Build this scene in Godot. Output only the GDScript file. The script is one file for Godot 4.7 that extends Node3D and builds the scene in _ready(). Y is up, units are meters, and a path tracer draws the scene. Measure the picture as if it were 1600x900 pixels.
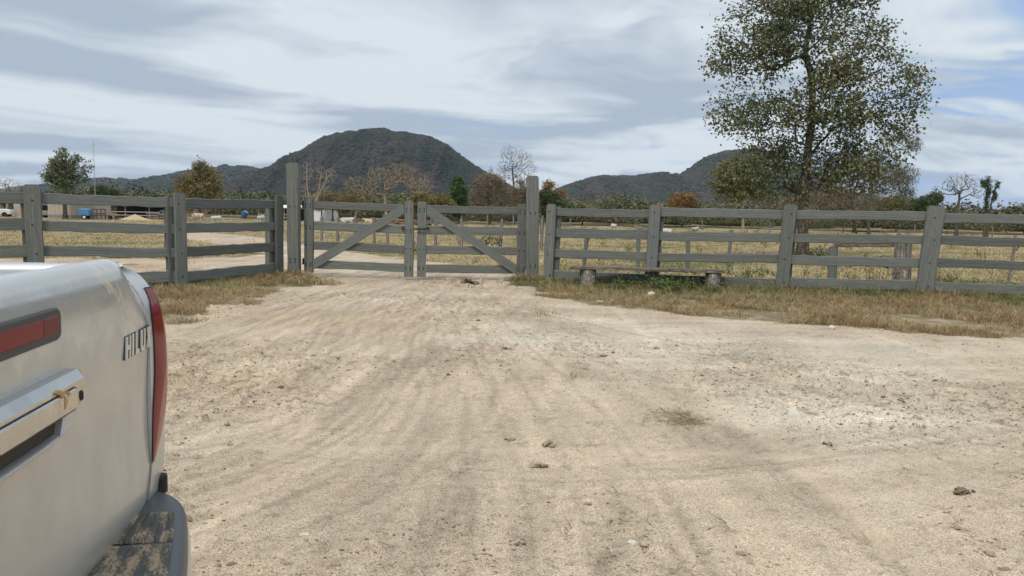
extends Node3D
# A sandy farm entrance: weathered plank fences, a double plank gate, scrub trees and wooded hills, and the tail of a silver pickup.

const BLADE := [Vector3(-1, 0, 0), Vector3(1, 0, 0)]
var used := {}
var rough_noise := FastNoiseLite.new()
var fine_noise := FastNoiseLite.new()
var lump_noise := FastNoiseLite.new()
var cell_noise := FastNoiseLite.new()
var track_depth := PackedFloat32Array()
var track_tone := PackedFloat32Array()
const TRACK_X0 := -10.0
const TRACK_Z0 := -19.0
const TRACK_STEP := 0.02
const TRACK_W := 1000
const TRACK_H := 1050


# ---------------------------------------------------------------- geometry helpers
class Geo:
	var v := PackedVector3Array()
	var n := PackedVector3Array()
	var t := PackedVector2Array()
	var c := PackedColorArray()
	var i := PackedInt32Array()

	func vert(p: Vector3, nn: Vector3, uv := Vector2.ZERO, col := Color.WHITE) -> int:
		v.append(p)
		n.append(nn)
		t.append(uv)
		c.append(col)
		return v.size() - 1

	func tri(a: int, b: int, d: int) -> void:
		var nn := n[a] + n[b] + n[d]
		if (v[d] - v[a]).cross(v[b] - v[a]).dot(nn) < 0.0:
			var s := b
			b = d
			d = s
		i.append(a)
		i.append(b)
		i.append(d)

	func quad(a: int, b: int, d: int, e: int) -> void:
		tri(a, b, d)
		tri(a, d, e)

	func face(pts: Array, out: Vector3, col := Color.WHITE, uvs: Array = []) -> void:
		var nn: Vector3 = (pts[2] - pts[0]).cross(pts[1] - pts[0]).normalized()
		if nn.dot(out) < 0.0:
			nn = -nn
		var first := v.size()
		for k in pts.size():
			var p: Vector3 = pts[k]
			vert(p, nn, uvs[k] if uvs.size() else Vector2(p.x + p.z, p.y), col)
		for k in range(2, pts.size()):
			tri(first, first + k - 1, first + k)

	# box with chamfered edges
	func box(center: Vector3, size: Vector3, ch := 0.01, col := Color.WHITE, b := Basis()) -> void:
		var h := size * 0.5
		ch = minf(ch, minf(h.x, minf(h.y, h.z)) * 0.9)
		for a in 3:
			var p := (a + 1) % 3
			var q := (a + 2) % 3
			for s in [-1.0, 1.0]:
				var pts := []
				for k in [[-1, -1], [1, -1], [1, 1], [-1, 1]]:
					var x := Vector3()
					x[a] = s * h[a]
					x[p] = k[0] * (h[p] - ch)
					x[q] = k[1] * (h[q] - ch)
					pts.append(center + b * x)
				var o := Vector3()
				o[a] = s
				face(pts, b * o, col)
			for s in [-1.0, 1.0]:
				for r in [-1.0, 1.0]:
					var pts := []
					for k in [[0, -1], [0, 1], [1, 1], [1, -1]]:
						var x := Vector3()
						x[a] = k[1] * (h[a] - ch)
						x[p] = s * (h[p] - (ch if k[0] == 1 else 0.0))
						x[q] = r * (h[q] - (0.0 if k[0] == 1 else ch))
						pts.append(center + b * x)
					var o := Vector3()
					o[p] = s
					o[q] = r
					face(pts, b * o, col)
		for sx in [-1.0, 1.0]:
			for sy in [-1.0, 1.0]:
				for sz in [-1.0, 1.0]:
					var s := Vector3(sx, sy, sz)
					var pts := []
					for a in 3:
						var x := Vector3(h.x - ch, h.y - ch, h.z - ch)
						x[a] = h[a]
						pts.append(center + b * (x * s))
					face(pts, b * s, col)

	# a tapering round bar along points
	func tube(pts: Array, radii: Array, sides := 8, col := Color.WHITE, caps := true) -> void:
		var start := v.size()
		var first := -1
		var u := Vector3()
		var run := 0.0
		for k in pts.size():
			var p: Vector3 = pts[k]
			var d: Vector3 = (pts[mini(k + 1, pts.size() - 1)] - pts[maxi(k - 1, 0)]).normalized()
			if k == 0:
				u = d.cross(Vector3.UP if absf(d.y) < 0.9 else Vector3.RIGHT).normalized()
			else:
				u = (u - d * u.dot(d)).normalized()
				run += p.distance_to(pts[k - 1])
			var w := d.cross(u)
			var row := v.size()
			for s in sides + 1:
				var a := TAU * s / sides
				var nn := u * cos(a) + w * sin(a)
				vert(p + nn * radii[k], nn, Vector2(run, s / float(sides)), col)
			if k > 0:
				for s in sides:
					quad(first + s, first + s + 1, row + s + 1, row + s)
			first = row
		if caps:
			for e in 2:
				var o := start if e == 0 else first
				var d: Vector3 = (pts[0] - pts[1]) if e == 0 else (pts[-1] - pts[-2])
				var ring := []
				for s in sides:
					ring.append(v[o + s])
				face(ring, d, col)

	# polygon in the xy plane given thickness along z, with a chamfer on the front
	func prism(poly: PackedVector2Array, z0: float, z1: float, col := Color.WHITE, bevel := 0.0, xf := Transform3D()) -> void:
		var front := poly
		if bevel > 0.0:
			var shrunk := Geometry2D.offset_polygon(poly, -bevel)
			if shrunk.size() and shrunk[0].size() == poly.size():
				front = shrunk[0]
				var best := 0
				for k in front.size():
					if front[k].distance_to(poly[0]) < front[best].distance_to(poly[0]):
						best = k
				var turned := PackedVector2Array()
				for k in front.size():
					turned.append(front[(best + k) % front.size()])
				front = turned
			else:
				bevel = 0.0
		for e in [[poly, z0, -1.0], [front, z1, 1.0]]:
			var p2: PackedVector2Array = e[0]
			var tris := Geometry2D.triangulate_polygon(p2)
			var first := v.size()
			for p in p2:
				vert(xf * Vector3(p.x, p.y, e[1]), xf.basis * Vector3(0, 0, e[2]), p, col)
			for k in range(0, tris.size(), 3):
				tri(first + tris[k], first + tris[k + 1], first + tris[k + 2])
		var turn := 1.0 if Geometry2D.is_polygon_clockwise(poly) else -1.0
		var m := z1 - bevel * 0.8
		for k in poly.size():
			var a := poly[k]
			var b := poly[(k + 1) % poly.size()]
			var o := Vector3(-(b.y - a.y), b.x - a.x, 0) * turn
			face([xf * Vector3(a.x, a.y, z0), xf * Vector3(b.x, b.y, z0), xf * Vector3(b.x, b.y, m), xf * Vector3(a.x, a.y, m)], xf.basis * o, col)
			if bevel > 0.0:
				var a2 := front[k]
				var b2 := front[(k + 1) % poly.size()]
				face([xf * Vector3(a.x, a.y, m), xf * Vector3(b.x, b.y, m), xf * Vector3(b2.x, b2.y, z1), xf * Vector3(a2.x, a2.y, z1)], xf.basis * (o.normalized() + Vector3(0, 0, 1)), col)

	# smooth surface over a grid of points; out is a rough outward direction, or a point to face away from
	func sheet(nu: int, nv: int, f: Callable, out: Vector3, uv: Variant = null, col := Color.WHITE) -> void:
		var p := PackedVector3Array()
		for b in nv + 1:
			for a in nu + 1:
				p.append(f.call(a / float(nu), b / float(nv)))
		var first := v.size()
		var heart := Vector3()
		for q in p:
			heart += q / p.size()
		for b in nv + 1:
			for a in nu + 1:
				var du := p[b * (nu + 1) + mini(a + 1, nu)] - p[b * (nu + 1) + maxi(a - 1, 0)]
				var dv := p[mini(b + 1, nv) * (nu + 1) + a] - p[maxi(b - 1, 0) * (nu + 1) + a]
				var nn := du.cross(dv).normalized()
				if nn.length_squared() < 0.5:
					nn = (p[b * (nu + 1) + a] - heart).normalized() if out == Vector3.ZERO else out.normalized()
				vert(p[b * (nu + 1) + a], nn, uv.call(a / float(nu), b / float(nv)) if uv != null else Vector2(a / float(nu), b / float(nv)), col)
		var mid := first + (nv / 2) * (nu + 1) + nu / 2
		if n[mid].dot(out if out != Vector3.ZERO else v[mid] - heart) < 0.0:
			for k in range(first, n.size()):
				n[k] = -n[k]
		for b in nv:
			for a in nu:
				var o := first + b * (nu + 1) + a
				quad(o, o + 1, o + nu + 2, o + nu + 1)

	func mesh() -> ArrayMesh:
		var a := []
		a.resize(Mesh.ARRAY_MAX)
		a[Mesh.ARRAY_VERTEX] = v
		a[Mesh.ARRAY_NORMAL] = n
		a[Mesh.ARRAY_TEX_UV] = t
		a[Mesh.ARRAY_COLOR] = c
		a[Mesh.ARRAY_INDEX] = i
		var m := ArrayMesh.new()
		m.add_surface_from_arrays(Mesh.PRIMITIVE_TRIANGLES, a)
		return m


func numbered(called: String) -> String:
	used[called] = used.get(called, -1) + 1
	return called if used[called] == 0 else "%s_%03d" % [called, used[called]]


func tag(o: Node, label: String, category: String, group := "") -> Node:
	o.set_meta("label", label)
	o.set_meta("category", category)
	if group:
		o.set_meta("group", group)
	return o


func thing(called: String, label: String, category: String, at := Vector3.ZERO, turn := 0.0, group := "") -> Node3D:
	var o := Node3D.new()
	o.name = numbered(called)
	add_child(o)
	o.position = at
	o.rotation.y = turn
	tag(o, label, category, group)
	return o


func part(called: String, shape: Variant, material: Material, parent: Node = self) -> MeshInstance3D:
	var o := MeshInstance3D.new()
	o.name = numbered(called) if parent == self else called
	o.mesh = shape.mesh() if shape is Geo else shape
	o.material_override = material
	parent.add_child(o, true)
	return o


func scatter(called: String, shape: Mesh, material: Material, places: Array, colors: Array, parent: Node = self) -> MultiMeshInstance3D:
	var mm := MultiMesh.new()
	mm.transform_format = MultiMesh.TRANSFORM_3D
	mm.use_colors = true
	mm.mesh = shape
	mm.instance_count = places.size()
	var b := PackedFloat32Array()
	b.resize(places.size() * 16)
	var k := 0
	for j in places.size():
		var x: Transform3D = places[j]
		var col: Color = colors[j]
		b[k] = x.basis.x.x; b[k + 1] = x.basis.y.x; b[k + 2] = x.basis.z.x; b[k + 3] = x.origin.x
		b[k + 4] = x.basis.x.y; b[k + 5] = x.basis.y.y; b[k + 6] = x.basis.z.y; b[k + 7] = x.origin.y
		b[k + 8] = x.basis.x.z; b[k + 9] = x.basis.y.z; b[k + 10] = x.basis.z.z; b[k + 11] = x.origin.z
		b[k + 12] = col.r; b[k + 13] = col.g; b[k + 14] = col.b; b[k + 15] = 1.0
		k += 16
	mm.buffer = b
	var o := MultiMeshInstance3D.new()
	o.name = numbered(called) if parent == self else called
	o.multimesh = mm
	o.material_override = material
	o.set_meta("kind", "stuff")
	parent.add_child(o, true)
	return o


func lin(r: float, g: float, b: float) -> Color:
	return Color(r, g, b).linear_to_srgb()


func solid(albedo: Color, rough := 0.8, metal := 0.0) -> StandardMaterial3D:
	var m := StandardMaterial3D.new()
	m.albedo_color = albedo.linear_to_srgb()
	m.roughness = rough
	m.metallic = metal
	return m


func tinted(rough := 0.9, back := 0.0) -> StandardMaterial3D:
	var m := StandardMaterial3D.new()
	m.vertex_color_use_as_albedo = true
	m.roughness = rough
	m.metallic_specular = 0.3
	if back > 0.0:
		m.backlight_enabled = true
		m.backlight = Color(back, back, back)
	return m


func noise(sd: int, freq: float, octaves := 3, kind := FastNoiseLite.TYPE_SIMPLEX_SMOOTH) -> FastNoiseLite:
	var f := FastNoiseLite.new()
	f.seed = sd
	f.noise_type = kind
	f.frequency = freq
	f.fractal_octaves = octaves
	if octaves == 1:
		f.fractal_type = FastNoiseLite.FRACTAL_NONE
	return f


func bytes_of(f: FastNoiseLite, w: int, h: int, sw := 0, sh := 0) -> PackedByteArray:
	var im := f.get_seamless_image(sw if sw else w, sh if sh else h)
	im.convert(Image.FORMAT_L8)
	if sw or sh:
		im.resize(w, h, Image.INTERPOLATE_CUBIC)
	return im.get_data()


func rgb_texture(w: int, h: int, data: PackedByteArray) -> ImageTexture:
	return ImageTexture.create_from_image(Image.create_from_data(w, h, false, Image.FORMAT_RGB8, data))


func bump_texture(w: int, h: int, data: PackedByteArray, strength: float) -> ImageTexture:
	var im := Image.create_from_data(w, h, false, Image.FORMAT_L8, data)
	im.convert(Image.FORMAT_RGBA8)
	im.bump_map_to_normal_map(strength)
	return ImageTexture.create_from_image(im)


# ---------------------------------------------------------------- materials
var wood: StandardMaterial3D
var old_wood: StandardMaterial3D
var bark: StandardMaterial3D
var pale_bark: StandardMaterial3D
var iron: StandardMaterial3D
var straw: StandardMaterial3D
var leafy: StandardMaterial3D


func wood_material(sd: int, paint: Vector3, bare: Vector3, bare_share: float, streak: float, cracked: float) -> StandardMaterial3D:
	var w := 1024
	var h := 512
	var long_grain := bytes_of(noise(sd, 0.03, 3), w, h, 48, 512)
	var fine_grain := bytes_of(noise(sd + 1, 0.12, 2), w, h, 64, 512)
	var patch := bytes_of(noise(sd + 2, 0.012, 4), w, h)
	var crack := bytes_of(noise(sd + 3, 0.05, 2), w, h, 40, 512)
	var grit := bytes_of(noise(sd + 4, 0.35, 2), w, h)
	var rgb := PackedByteArray()
	rgb.resize(w * h * 3)
	var bump := PackedByteArray()
	bump.resize(w * h)
	for k in w * h:
		var g := (long_grain[k] - 128) / 128.0
		var f := (fine_grain[k] - 128) / 128.0
		var p := clampf(((patch[k] - 128) / 110.0 + g * 0.5 + bare_share - 0.5) * 2.2, 0.0, 1.0)
		var cr := clampf((absf((crack[k] - 128) / 128.0) - 0.012) * 34.0, 0.0, 1.0)
		var tone := (1.0 + streak * (g * 0.55 + f * 0.4) + (grit[k] - 128) / 128.0 * 0.13) * (1.0 - 0.5 * cracked * (1.0 - cr))
		rgb[k * 3] = clampi(int(lerpf(paint.x, bare.x, p) * tone), 0, 255)
		rgb[k * 3 + 1] = clampi(int(lerpf(paint.y, bare.y, p) * tone), 0, 255)
		rgb[k * 3 + 2] = clampi(int(lerpf(paint.z, bare.z, p) * tone), 0, 255)
		bump[k] = clampi(int(128 + g * 30 + f * 46 - (1.0 - cr) * 70 * cracked + (grit[k] - 128) * 0.1), 0, 255)
	var m := StandardMaterial3D.new()
	m.albedo_texture = rgb_texture(w, h, rgb)
	m.vertex_color_use_as_albedo = true
	m.roughness = 0.88
	m.metallic_specular = 0.3
	m.normal_enabled = true
	m.normal_texture = bump_texture(w, h, bump, 3.0)
	m.normal_scale = 0.8
	return m


func make_materials() -> void:
	wood = wood_material(11, Vector3(114, 118, 115), Vector3(117, 114, 107), 0.30, 0.22, 0.55)
	old_wood = wood_material(31, Vector3(142, 136, 128), Vector3(116, 107, 98), 0.5, 0.7, 1.0)
	bark = wood_material(51, Vector3(100, 91, 79), Vector3(72, 65, 57), 0.5, 0.9, 1.0)
	bark.uv1_scale = Vector3(2, 0.5, 1)
	pale_bark = wood_material(71, Vector3(176, 160, 142), Vector3(140, 122, 104), 0.5, 0.5, 0.6)
	pale_bark.uv1_scale = Vector3(2, 0.5, 1)
	iron = solid(Color(0.05, 0.045, 0.04), 0.7, 0.6)
	straw = tinted(0.9, 0.3)
	leafy = tinted(0.55, 0.35)


# ---------------------------------------------------------------- ground
var front_yard := PackedVector2Array([Vector2(-60, 30), Vector2(-60, -7), Vector2(-14, -7.2), Vector2(-7, -8.6), Vector2(-4.9, -9.2), Vector2(-4.35, -9.6), Vector2(-4.1, -10.1), Vector2(-4.55, -10.9), Vector2(-4.4, -11.6), Vector2(-4.5, -13.0), Vector2(-4.15, -13.9), Vector2(-3.75, -15.0), Vector2(-4.5, -16.2), Vector2(-4.7, -17.4), Vector2(0.45, -17.8), Vector2(0.3, -16.9), Vector2(0.05, -16.4), Vector2(0.35, -14.9), Vector2(1.15, -12.9), Vector2(2.1, -11.9), Vector2(3.4, -11.0), Vector2(4.9, -10.25), Vector2(6.7, -9.5), Vector2(12, -7.6), Vector2(24, -5), Vector2(60, -2), Vector2(60, 30)])
var inner_sand := PackedVector2Array([Vector2(-4.6, -16.3), Vector2(-5.7, -16.8), Vector2(-6.7, -14.2), Vector2(-8.5, -13.1), Vector2(-14, -11.4), Vector2(-30, -9), Vector2(-30, -20), Vector2(-14, -20.5), Vector2(-10.2, -21.6), Vector2(-8.6, -23.5), Vector2(-8.2, -26), Vector2(-9.4, -30), Vector2(-10.6, -34), Vector2(-9.0, -33), Vector2(-6.6, -28.2), Vector2(-3.5, -23.8), Vector2(-0.6, -20.6), Vector2(0.5, -19), Vector2(0.45, -16.4)])
var inner_road := PackedVector2Array([Vector2(-8.4, -25), Vector2(-11.5, -30.5), Vector2(-14.8, -34.5), Vector2(-21, -43), Vector2(-38, -66), Vector2(-52, -82), Vector2(-50, -84), Vector2(-35, -68), Vector2(-16, -44.6), Vector2(-11.6, -37), Vector2(-8.6, -31)])


func grass_share(x: float, z: float) -> float:
	var w1 := rough_noise.get_noise_2d(x * 9.0, z * 9.0)
	var w2 := fine_noise.get_noise_2d(x * 1.5, z * 1.5)
	var p := Vector2(x + w1 * 0.75 + w2 * 0.25, z + w1 * 0.6 - w2 * 0.25)
	if Geometry2D.is_point_in_polygon(p, front_yard) or Geometry2D.is_point_in_polygon(p, inner_sand) or Geometry2D.is_point_in_polygon(p, inner_road):
		return 0.0
	return 1.0


func near_fence(x: float, z: float) -> float:
	# how close to the foot of the right-hand fence or the left one
	var d := 99.0
	if x > -0.2:
		d = absf(z - (-16.1 + (x - 0.8) * 0.19))
	elif x < -4.2:
		d = absf(z - lerpf(-16.3, -12.4, clampf((-5.2 - x) / 3.2, 0, 1)))
	return exp(-d * d / 1.3)


func land(x: float, z: float) -> float:
	# broad shape of the land only
	var far := clampf((Vector2(x, z).length() - 22.0) / 60.0, 0.0, 1.0)
	var y := rough_noise.get_noise_2d(x * 0.9, z * 0.9) * (0.035 + far * 0.22)
	return y + near_fence(x, z) * 0.05


func ground_y(x: float, z: float) -> float:
	var y := land(x, z)
	if z > -19.0 and absf(x) < 10.0 and z < 2.0:
		y += small_relief(x, z)
	return y


func small_relief(x: float, z: float) -> float:
	var y := rough_noise.get_noise_2d(x * 6.0 + 40.0, z * 6.0) * 0.020
	y += fine_noise.get_noise_2d(x * 2.2, z * 2.2) * 0.008
	var rough := clampf(0.35 + rough_noise.get_noise_2d(x * 3.0 + 300.0, z * 3.0) * 1.6 + (0.25 if x > 0.3 else 0.0), 0.08, 1.0)
	y += fine_noise.get_noise_2d(x * 9.0 + 7.0, z * 9.0) * 0.020 * rough
	y += maxf(0.0, lump_noise.get_noise_2d(x, z) - 0.24) * 0.11 * rough
	return y + track_at(track_depth, x, z)


func track_at(a: PackedFloat32Array, x: float, z: float) -> float:
	var i := int((x - TRACK_X0) / TRACK_STEP)
	var j := int((z - TRACK_Z0) / TRACK_STEP)
	if i < 0 or j < 0 or i >= TRACK_W or j >= TRACK_H:
		return 0.0
	return a[j * TRACK_W + i]


func press_tyre(pts: Array, width: float, depth: float, tone: float, tread: float) -> void:
	var c := Curve3D.new()
	for k in pts.size():
		var p: Vector2 = pts[k]
		var q: Vector2 = (pts[mini(k + 1, pts.size() - 1)] - pts[maxi(k - 1, 0)]) * 0.17
		c.add_point(Vector3(p.x, 0, p.y), Vector3(-q.x, 0, -q.y), Vector3(q.x, 0, q.y))
	var length := c.get_baked_length()
	var s := 0.0
	while s < length:
		var p := c.sample_baked(s)
		var d := (c.sample_baked(minf(s + 0.1, length)) - c.sample_baked(maxf(s - 0.1, 0.0))).normalized()
		var side := Vector3(-d.z, 0, d.x)
		var fade := clampf(0.55 + 0.9 * fine_noise.get_noise_2d(s * 2.0 + depth * 9000.0, width * 977.0), 0.0, 1.0)
		var o := -width * 0.75
		while o <= width * 0.75:
			var q := p + side * o
			var i := int((q.x - TRACK_X0) / TRACK_STEP)
			var j := int((q.z - TRACK_Z0) / TRACK_STEP)
			if i >= 0 and j >= 0 and i < TRACK_W and j < TRACK_H:
				var e := absf(o) / (width * 0.5)
				var y := 0.0
				if e < 1.0:
					var bar := sin((s + absf(o) * 1.2) * TAU / 0.075) * tread
					var rib := cos(o / width * TAU * 1.5) * 0.6
					y = -depth * (0.7 + 0.3 * bar + rib * 0.5) * fade
					track_tone[j * TRACK_W + i] = lerpf(track_tone[j * TRACK_W + i], tone * (1.0 + 0.5 * rib + 0.3 * bar), fade * 0.8)
				else:
					y = depth * 0.55 * (1.5 - e) * 2.0 * fade
				track_depth[j * TRACK_W + i] = lerpf(track_depth[j * TRACK_W + i], y, 0.75)
			o += 0.018
		s += 0.016


func axis_values(marks: Array) -> PackedFloat32Array:
	# marks: [value, spacing from here on]
	var out := PackedFloat32Array()
	for k in marks.size() - 1:
		var a: float = marks[k][0]
		var b: float = marks[k + 1][0]
		var s0: float = marks[k][1]
		var s1: float = marks[k + 1][1]
		var x := a
		while x < b - 1e-4:
			out.append(x)
			x += lerpf(s0, s1, (x - a) / (b - a))
	out.append(marks[-1][0])
	return out


func build_ground() -> void:
	track_depth.resize(TRACK_W * TRACK_H)
	track_tone.resize(TRACK_W * TRACK_H)
	var r := RandomNumberGenerator.new()
	r.seed = 5
	var ways := [
		[Vector2(-2.3, -18.5), Vector2(-2.4, -14.5), Vector2(-2.35, -11.4), Vector2(-1.9, -8.6), Vector2(-1.75, -6.4), Vector2(-2.4, -4.6), Vector2(-4.2, -3.2), Vector2(-8, -2)],
		[Vector2(-1.6, -18.5), Vector2(-1.5, -14.0), Vector2(-1.3, -9.0), Vector2(-1.1, -6.2), Vector2(-1.25, -4.4), Vector2(-2.2, -2.9), Vector2(-4, -1.8)],
		[Vector2(-2.0, -18.5), Vector2(-1.2, -13.0), Vector2(-0.6, -9.0), Vector2(-0.1, -6.0), Vector2(0.15, -3.5), Vector2(0.1, 0.0)],
		[Vector2(-2.6, -18.5), Vector2(-1.6, -14.5), Vector2(0.1, -11.0), Vector2(2.0, -8.2), Vector2(4.6, -6.6), Vector2(9, -5.4)],
		[Vector2(-1.8, -18.5), Vector2(-0.9, -13.0), Vector2(0.8, -8.6), Vector2(2.3, -6.2), Vector2(5.0, -4.8), Vector2(9, -4.2)],
		[Vector2(-2.8, -18.5), Vector2(-3.0, -14.0), Vector2(-2.9, -10.0), Vector2(-2.9, -7.2), Vector2(-4.5, -5.6), Vector2(-9, -4.4)],
		[Vector2(-1.4, -18.5), Vector2(-0.4, -12.0), Vector2(0.6, -7.5), Vector2(1.1, -5.4), Vector2(1.5, -3.0), Vector2(1.7, 0.5)],
		[Vector2(9, -6.6), Vector2(4.4, -5.6), Vector2(2.2, -4.7), Vector2(0.3, -4.1), Vector2(-2, -4.2), Vector2(-6, -4.6)],
	]
	for k in 70:
		var way: Array = ways[[0, 1, 2, 3, 0, 5, 1, 7, 4, 0, 6, 1][k % 12]]
		var off := Vector2(r.randfn(0, 0.42), r.randfn(0, 0.3))
		var pts := []
		for p in way:
			pts.append(p + off + Vector2(r.randfn(0, 0.07), r.randfn(0, 0.07)))
		press_tyre(pts, r.randf_range(0.13, 0.22), r.randf_range(0.004, 0.012), r.randf_range(-0.24, 0.16), 1.0 if k % 3 else 0.3)
	for k in 150:
		var way: Array = ways[[0, 1, 0, 5, 1, 0, 3, 1, 5, 4, 0, 1, 7, 2][k % 14]]
		var off := Vector2(r.randfn(0, 0.45), r.randfn(0, 0.3))
		var pts := []
		for p in way:
			pts.append(p + off + Vector2(r.randfn(0, 0.03), r.randfn(0, 0.03)))
		for q in 1 + k % 4:
			press_tyre(pts.map(func(p): return p + Vector2(0.075 * q, 0.02 * q)), 0.045, r.randf_range(0.002, 0.006), r.randf_range(-0.26, 0.12), 0.0)
	var xs := axis_values([[-3000, 400], [-300, 40], [-60, 5], [-20, 0.6], [-9, 0.06], [-3.6, 0.022], [2.4, 0.022], [10, 0.07], [22, 0.6], [60, 5], [300, 40], [3000, 400]])
	var zs := axis_values([[-3000, 400], [-300, 25], [-100, 5], [-40, 0.6], [-19, 0.09], [-12, 0.05], [-6, 0.024], [-2.4, 0.016], [-1.2, 0.05], [6, 0.6], [60, 15], [300, 100]])
	var nx := xs.size()
	var nz := zs.size()
	var g := Geo.new()
	g.v.resize(nx * nz)
	g.n.resize(nx * nz)
	g.t.resize(nx * nz)
	g.c.resize(nx * nz)
	var k := 0
	for j in nz:
		var z := zs[j]
		for i in nx:
			var x := xs[i]
			var y := 0.0
			var col := Color()
			var close := z > -19.5 and x > -10.2 and x < 10.5 and z < 3.0
			var grass := grass_share(x, z)
			var m1 := rough_noise.get_noise_2d(x * 2.4, z * 2.4)
			var m2 := fine_noise.get_noise_2d(x * 0.9, z * 0.9)
			y = land(x, z)
			if grass < 0.5:
				var chalk := clampf(m1 * 1.3 + m2 * 0.5 + (0.1 if x > 0.0 else -0.15), 0.0, 1.0)
				col = Color(0.59, 0.482, 0.365).lerp(Color(0.67, 0.60, 0.485), chalk)
				var tone := 1.0 + m2 * 0.16 + rough_noise.get_noise_2d(x * 11.0, z * 11.0) * 0.12
				# faint wheel-drawn streaks, longest along the way that traffic takes
				tone += 0.20 * fine_noise.get_noise_2d(x * 7.0 + z * 1.2, z * 0.35) * (1.0 if x < 0.6 else 0.3)
				tone += 0.15 * fine_noise.get_noise_2d(x * 0.5 + 11.0, z * 5.0 + x * 0.9) * clampf(0.2 + x * 0.4, 0.0, 1.0)
				if close:
					y += small_relief(x, z)
					tone *= 1.0 + track_at(track_tone, x, z)
					tone *= 1.0 - clampf((lump_noise.get_noise_2d(x * 1.7 + 50.0, z * 1.7) - 0.35) * 1.2, 0.0, 0.18)
				var soil := clampf((lump_noise.get_noise_2d(x * 0.7 + 90.0, z * 1.0) - 0.34) * 4.0, 0.0, 1.0) * clampf(0.45 + rough_noise.get_noise_2d(x * 3.0 + 300.0, z * 3.0) * 2.0 + (0.15 if x > 0.2 else -0.2), 0.0, 1.0)
				tone *= 1.0 - 0.42 * soil
				var rust := clampf((rough_noise.get_noise_2d(x * 1.5 + 80.0, z * 4.0) - 0.25) * 2.0, 0.0, 0.5)
				col = col.lerp(Color(0.50, 0.36, 0.22), rust * 0.6)
				col = Color(col.r * tone, col.g * tone, col.b * tone)
			else:
				var far := clampf((Vector2(x, z).length() - 20.0) / 50.0, 0.0, 1.0)
				var green := clampf(m1 * 1.2 + 0.30 - far * 0.55 + m2 * 0.3, 0.0, 1.0)
				col = Color(0.43, 0.355, 0.215).lerp(Color(0.23, 0.24, 0.10), green * 0.8)
				col = col.lerp(Color(0.52, 0.45, 0.31), clampf(m2 * 1.1 + 0.1, 0.0, 0.7))
				var tone := 0.85 + 0.2 * m2
				col = Color(col.r * tone, col.g * tone, col.b * tone)
				if close and z > -17.5:
					col = col.lerp(Color(0.25, 0.19, 0.12).lerp(Color(0.44, 0.37, 0.27), clampf(0.35 + fine_noise.get_noise_2d(x * 5.0, z * 5.0) * 1.6 + m2, 0.0, 1.0)), 0.8)
				if close:
					y += 0.01 * fine_noise.get_noise_2d(x * 4.0, z * 4.0)
			if Vector2(x, z).length() > 420.0:
				col = Color(0.16, 0.16, 0.10)
			g.v[k] = Vector3(x, y, z)
			g.t[k] = Vector2(x / 3.1, z / 3.1)
			g.c[k] = col
			k += 1
	for j in nz:
		for i in nx:
			var a := g.v[j * nx + mini(i + 1, nx - 1)] - g.v[j * nx + maxi(i - 1, 0)]
			var b := g.v[mini(j + 1, nz - 1) * nx + i] - g.v[maxi(j - 1, 0) * nx + i]
			g.n[j * nx + i] = b.cross(a).normalized()
	g.i.resize((nx - 1) * (nz - 1) * 6)
	k = 0
	for j in nz - 1:
		for i in nx - 1:
			var o := j * nx + i
			g.i[k] = o; g.i[k + 1] = o + 1; g.i[k + 2] = o + nx
			g.i[k + 3] = o + 1; g.i[k + 4] = o + nx + 1; g.i[k + 5] = o + nx
			k += 6
	# grain of the soil: grit, small stones, fine crust
	var w := 1024
	var fine := bytes_of(noise(3, 0.16, 4), w, w)
	var grit := bytes_of(noise(4, 0.5, 2), w, w)
	var cells := noise(6, 0.055, 1, FastNoiseLite.TYPE_CELLULAR)
	cells.cellular_jitter = 1.0
	var stones := bytes_of(cells, w, w)
	var broad := bytes_of(noise(8, 0.02, 3), w, w)
	var rgb := PackedByteArray()
	rgb.resize(w * w * 3)
	var bump := PackedByteArray()
	bump.resize(w * w)
	for q in w * w:
		var f := (fine[q] - 128) / 128.0
		var s := (grit[q] - 128) / 128.0
		var st := clampf((60.0 - stones[q]) / 40.0, 0.0, 1.0) * clampf((broad[q] - 120) / 40.0, 0.0, 1.0)
		var t := 0.95 + f * 0.13 + s * 0.17 + (broad[q] - 128) / 128.0 * 0.05
		t *= 1.0 - clampf((-s - 0.36) * 1.8, 0.0, 0.55)
		t *= 1.0 - 0.10 * st
		rgb[q * 3] = clampi(int(t * 246), 0, 255)
		rgb[q * 3 + 1] = clampi(int(t * 245), 0, 255)
		rgb[q * 3 + 2] = clampi(int(t * 243), 0, 255)
		bump[q] = clampi(int(100 + f * 34 + s * 34 + st * 60 + (broad[q] - 128) * 0.2), 0, 255)
	var m := StandardMaterial3D.new()
	m.albedo_texture = rgb_texture(w, w, rgb)
	m.vertex_color_use_as_albedo = true
	m.roughness = 0.95
	m.metallic_specular = 0.2
	m.normal_enabled = true
	m.normal_texture = bump_texture(w, w, bump, 3.5)
	m.normal_scale = 1.7
	part("ground", g, m).set_meta("kind", "structure")


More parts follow.
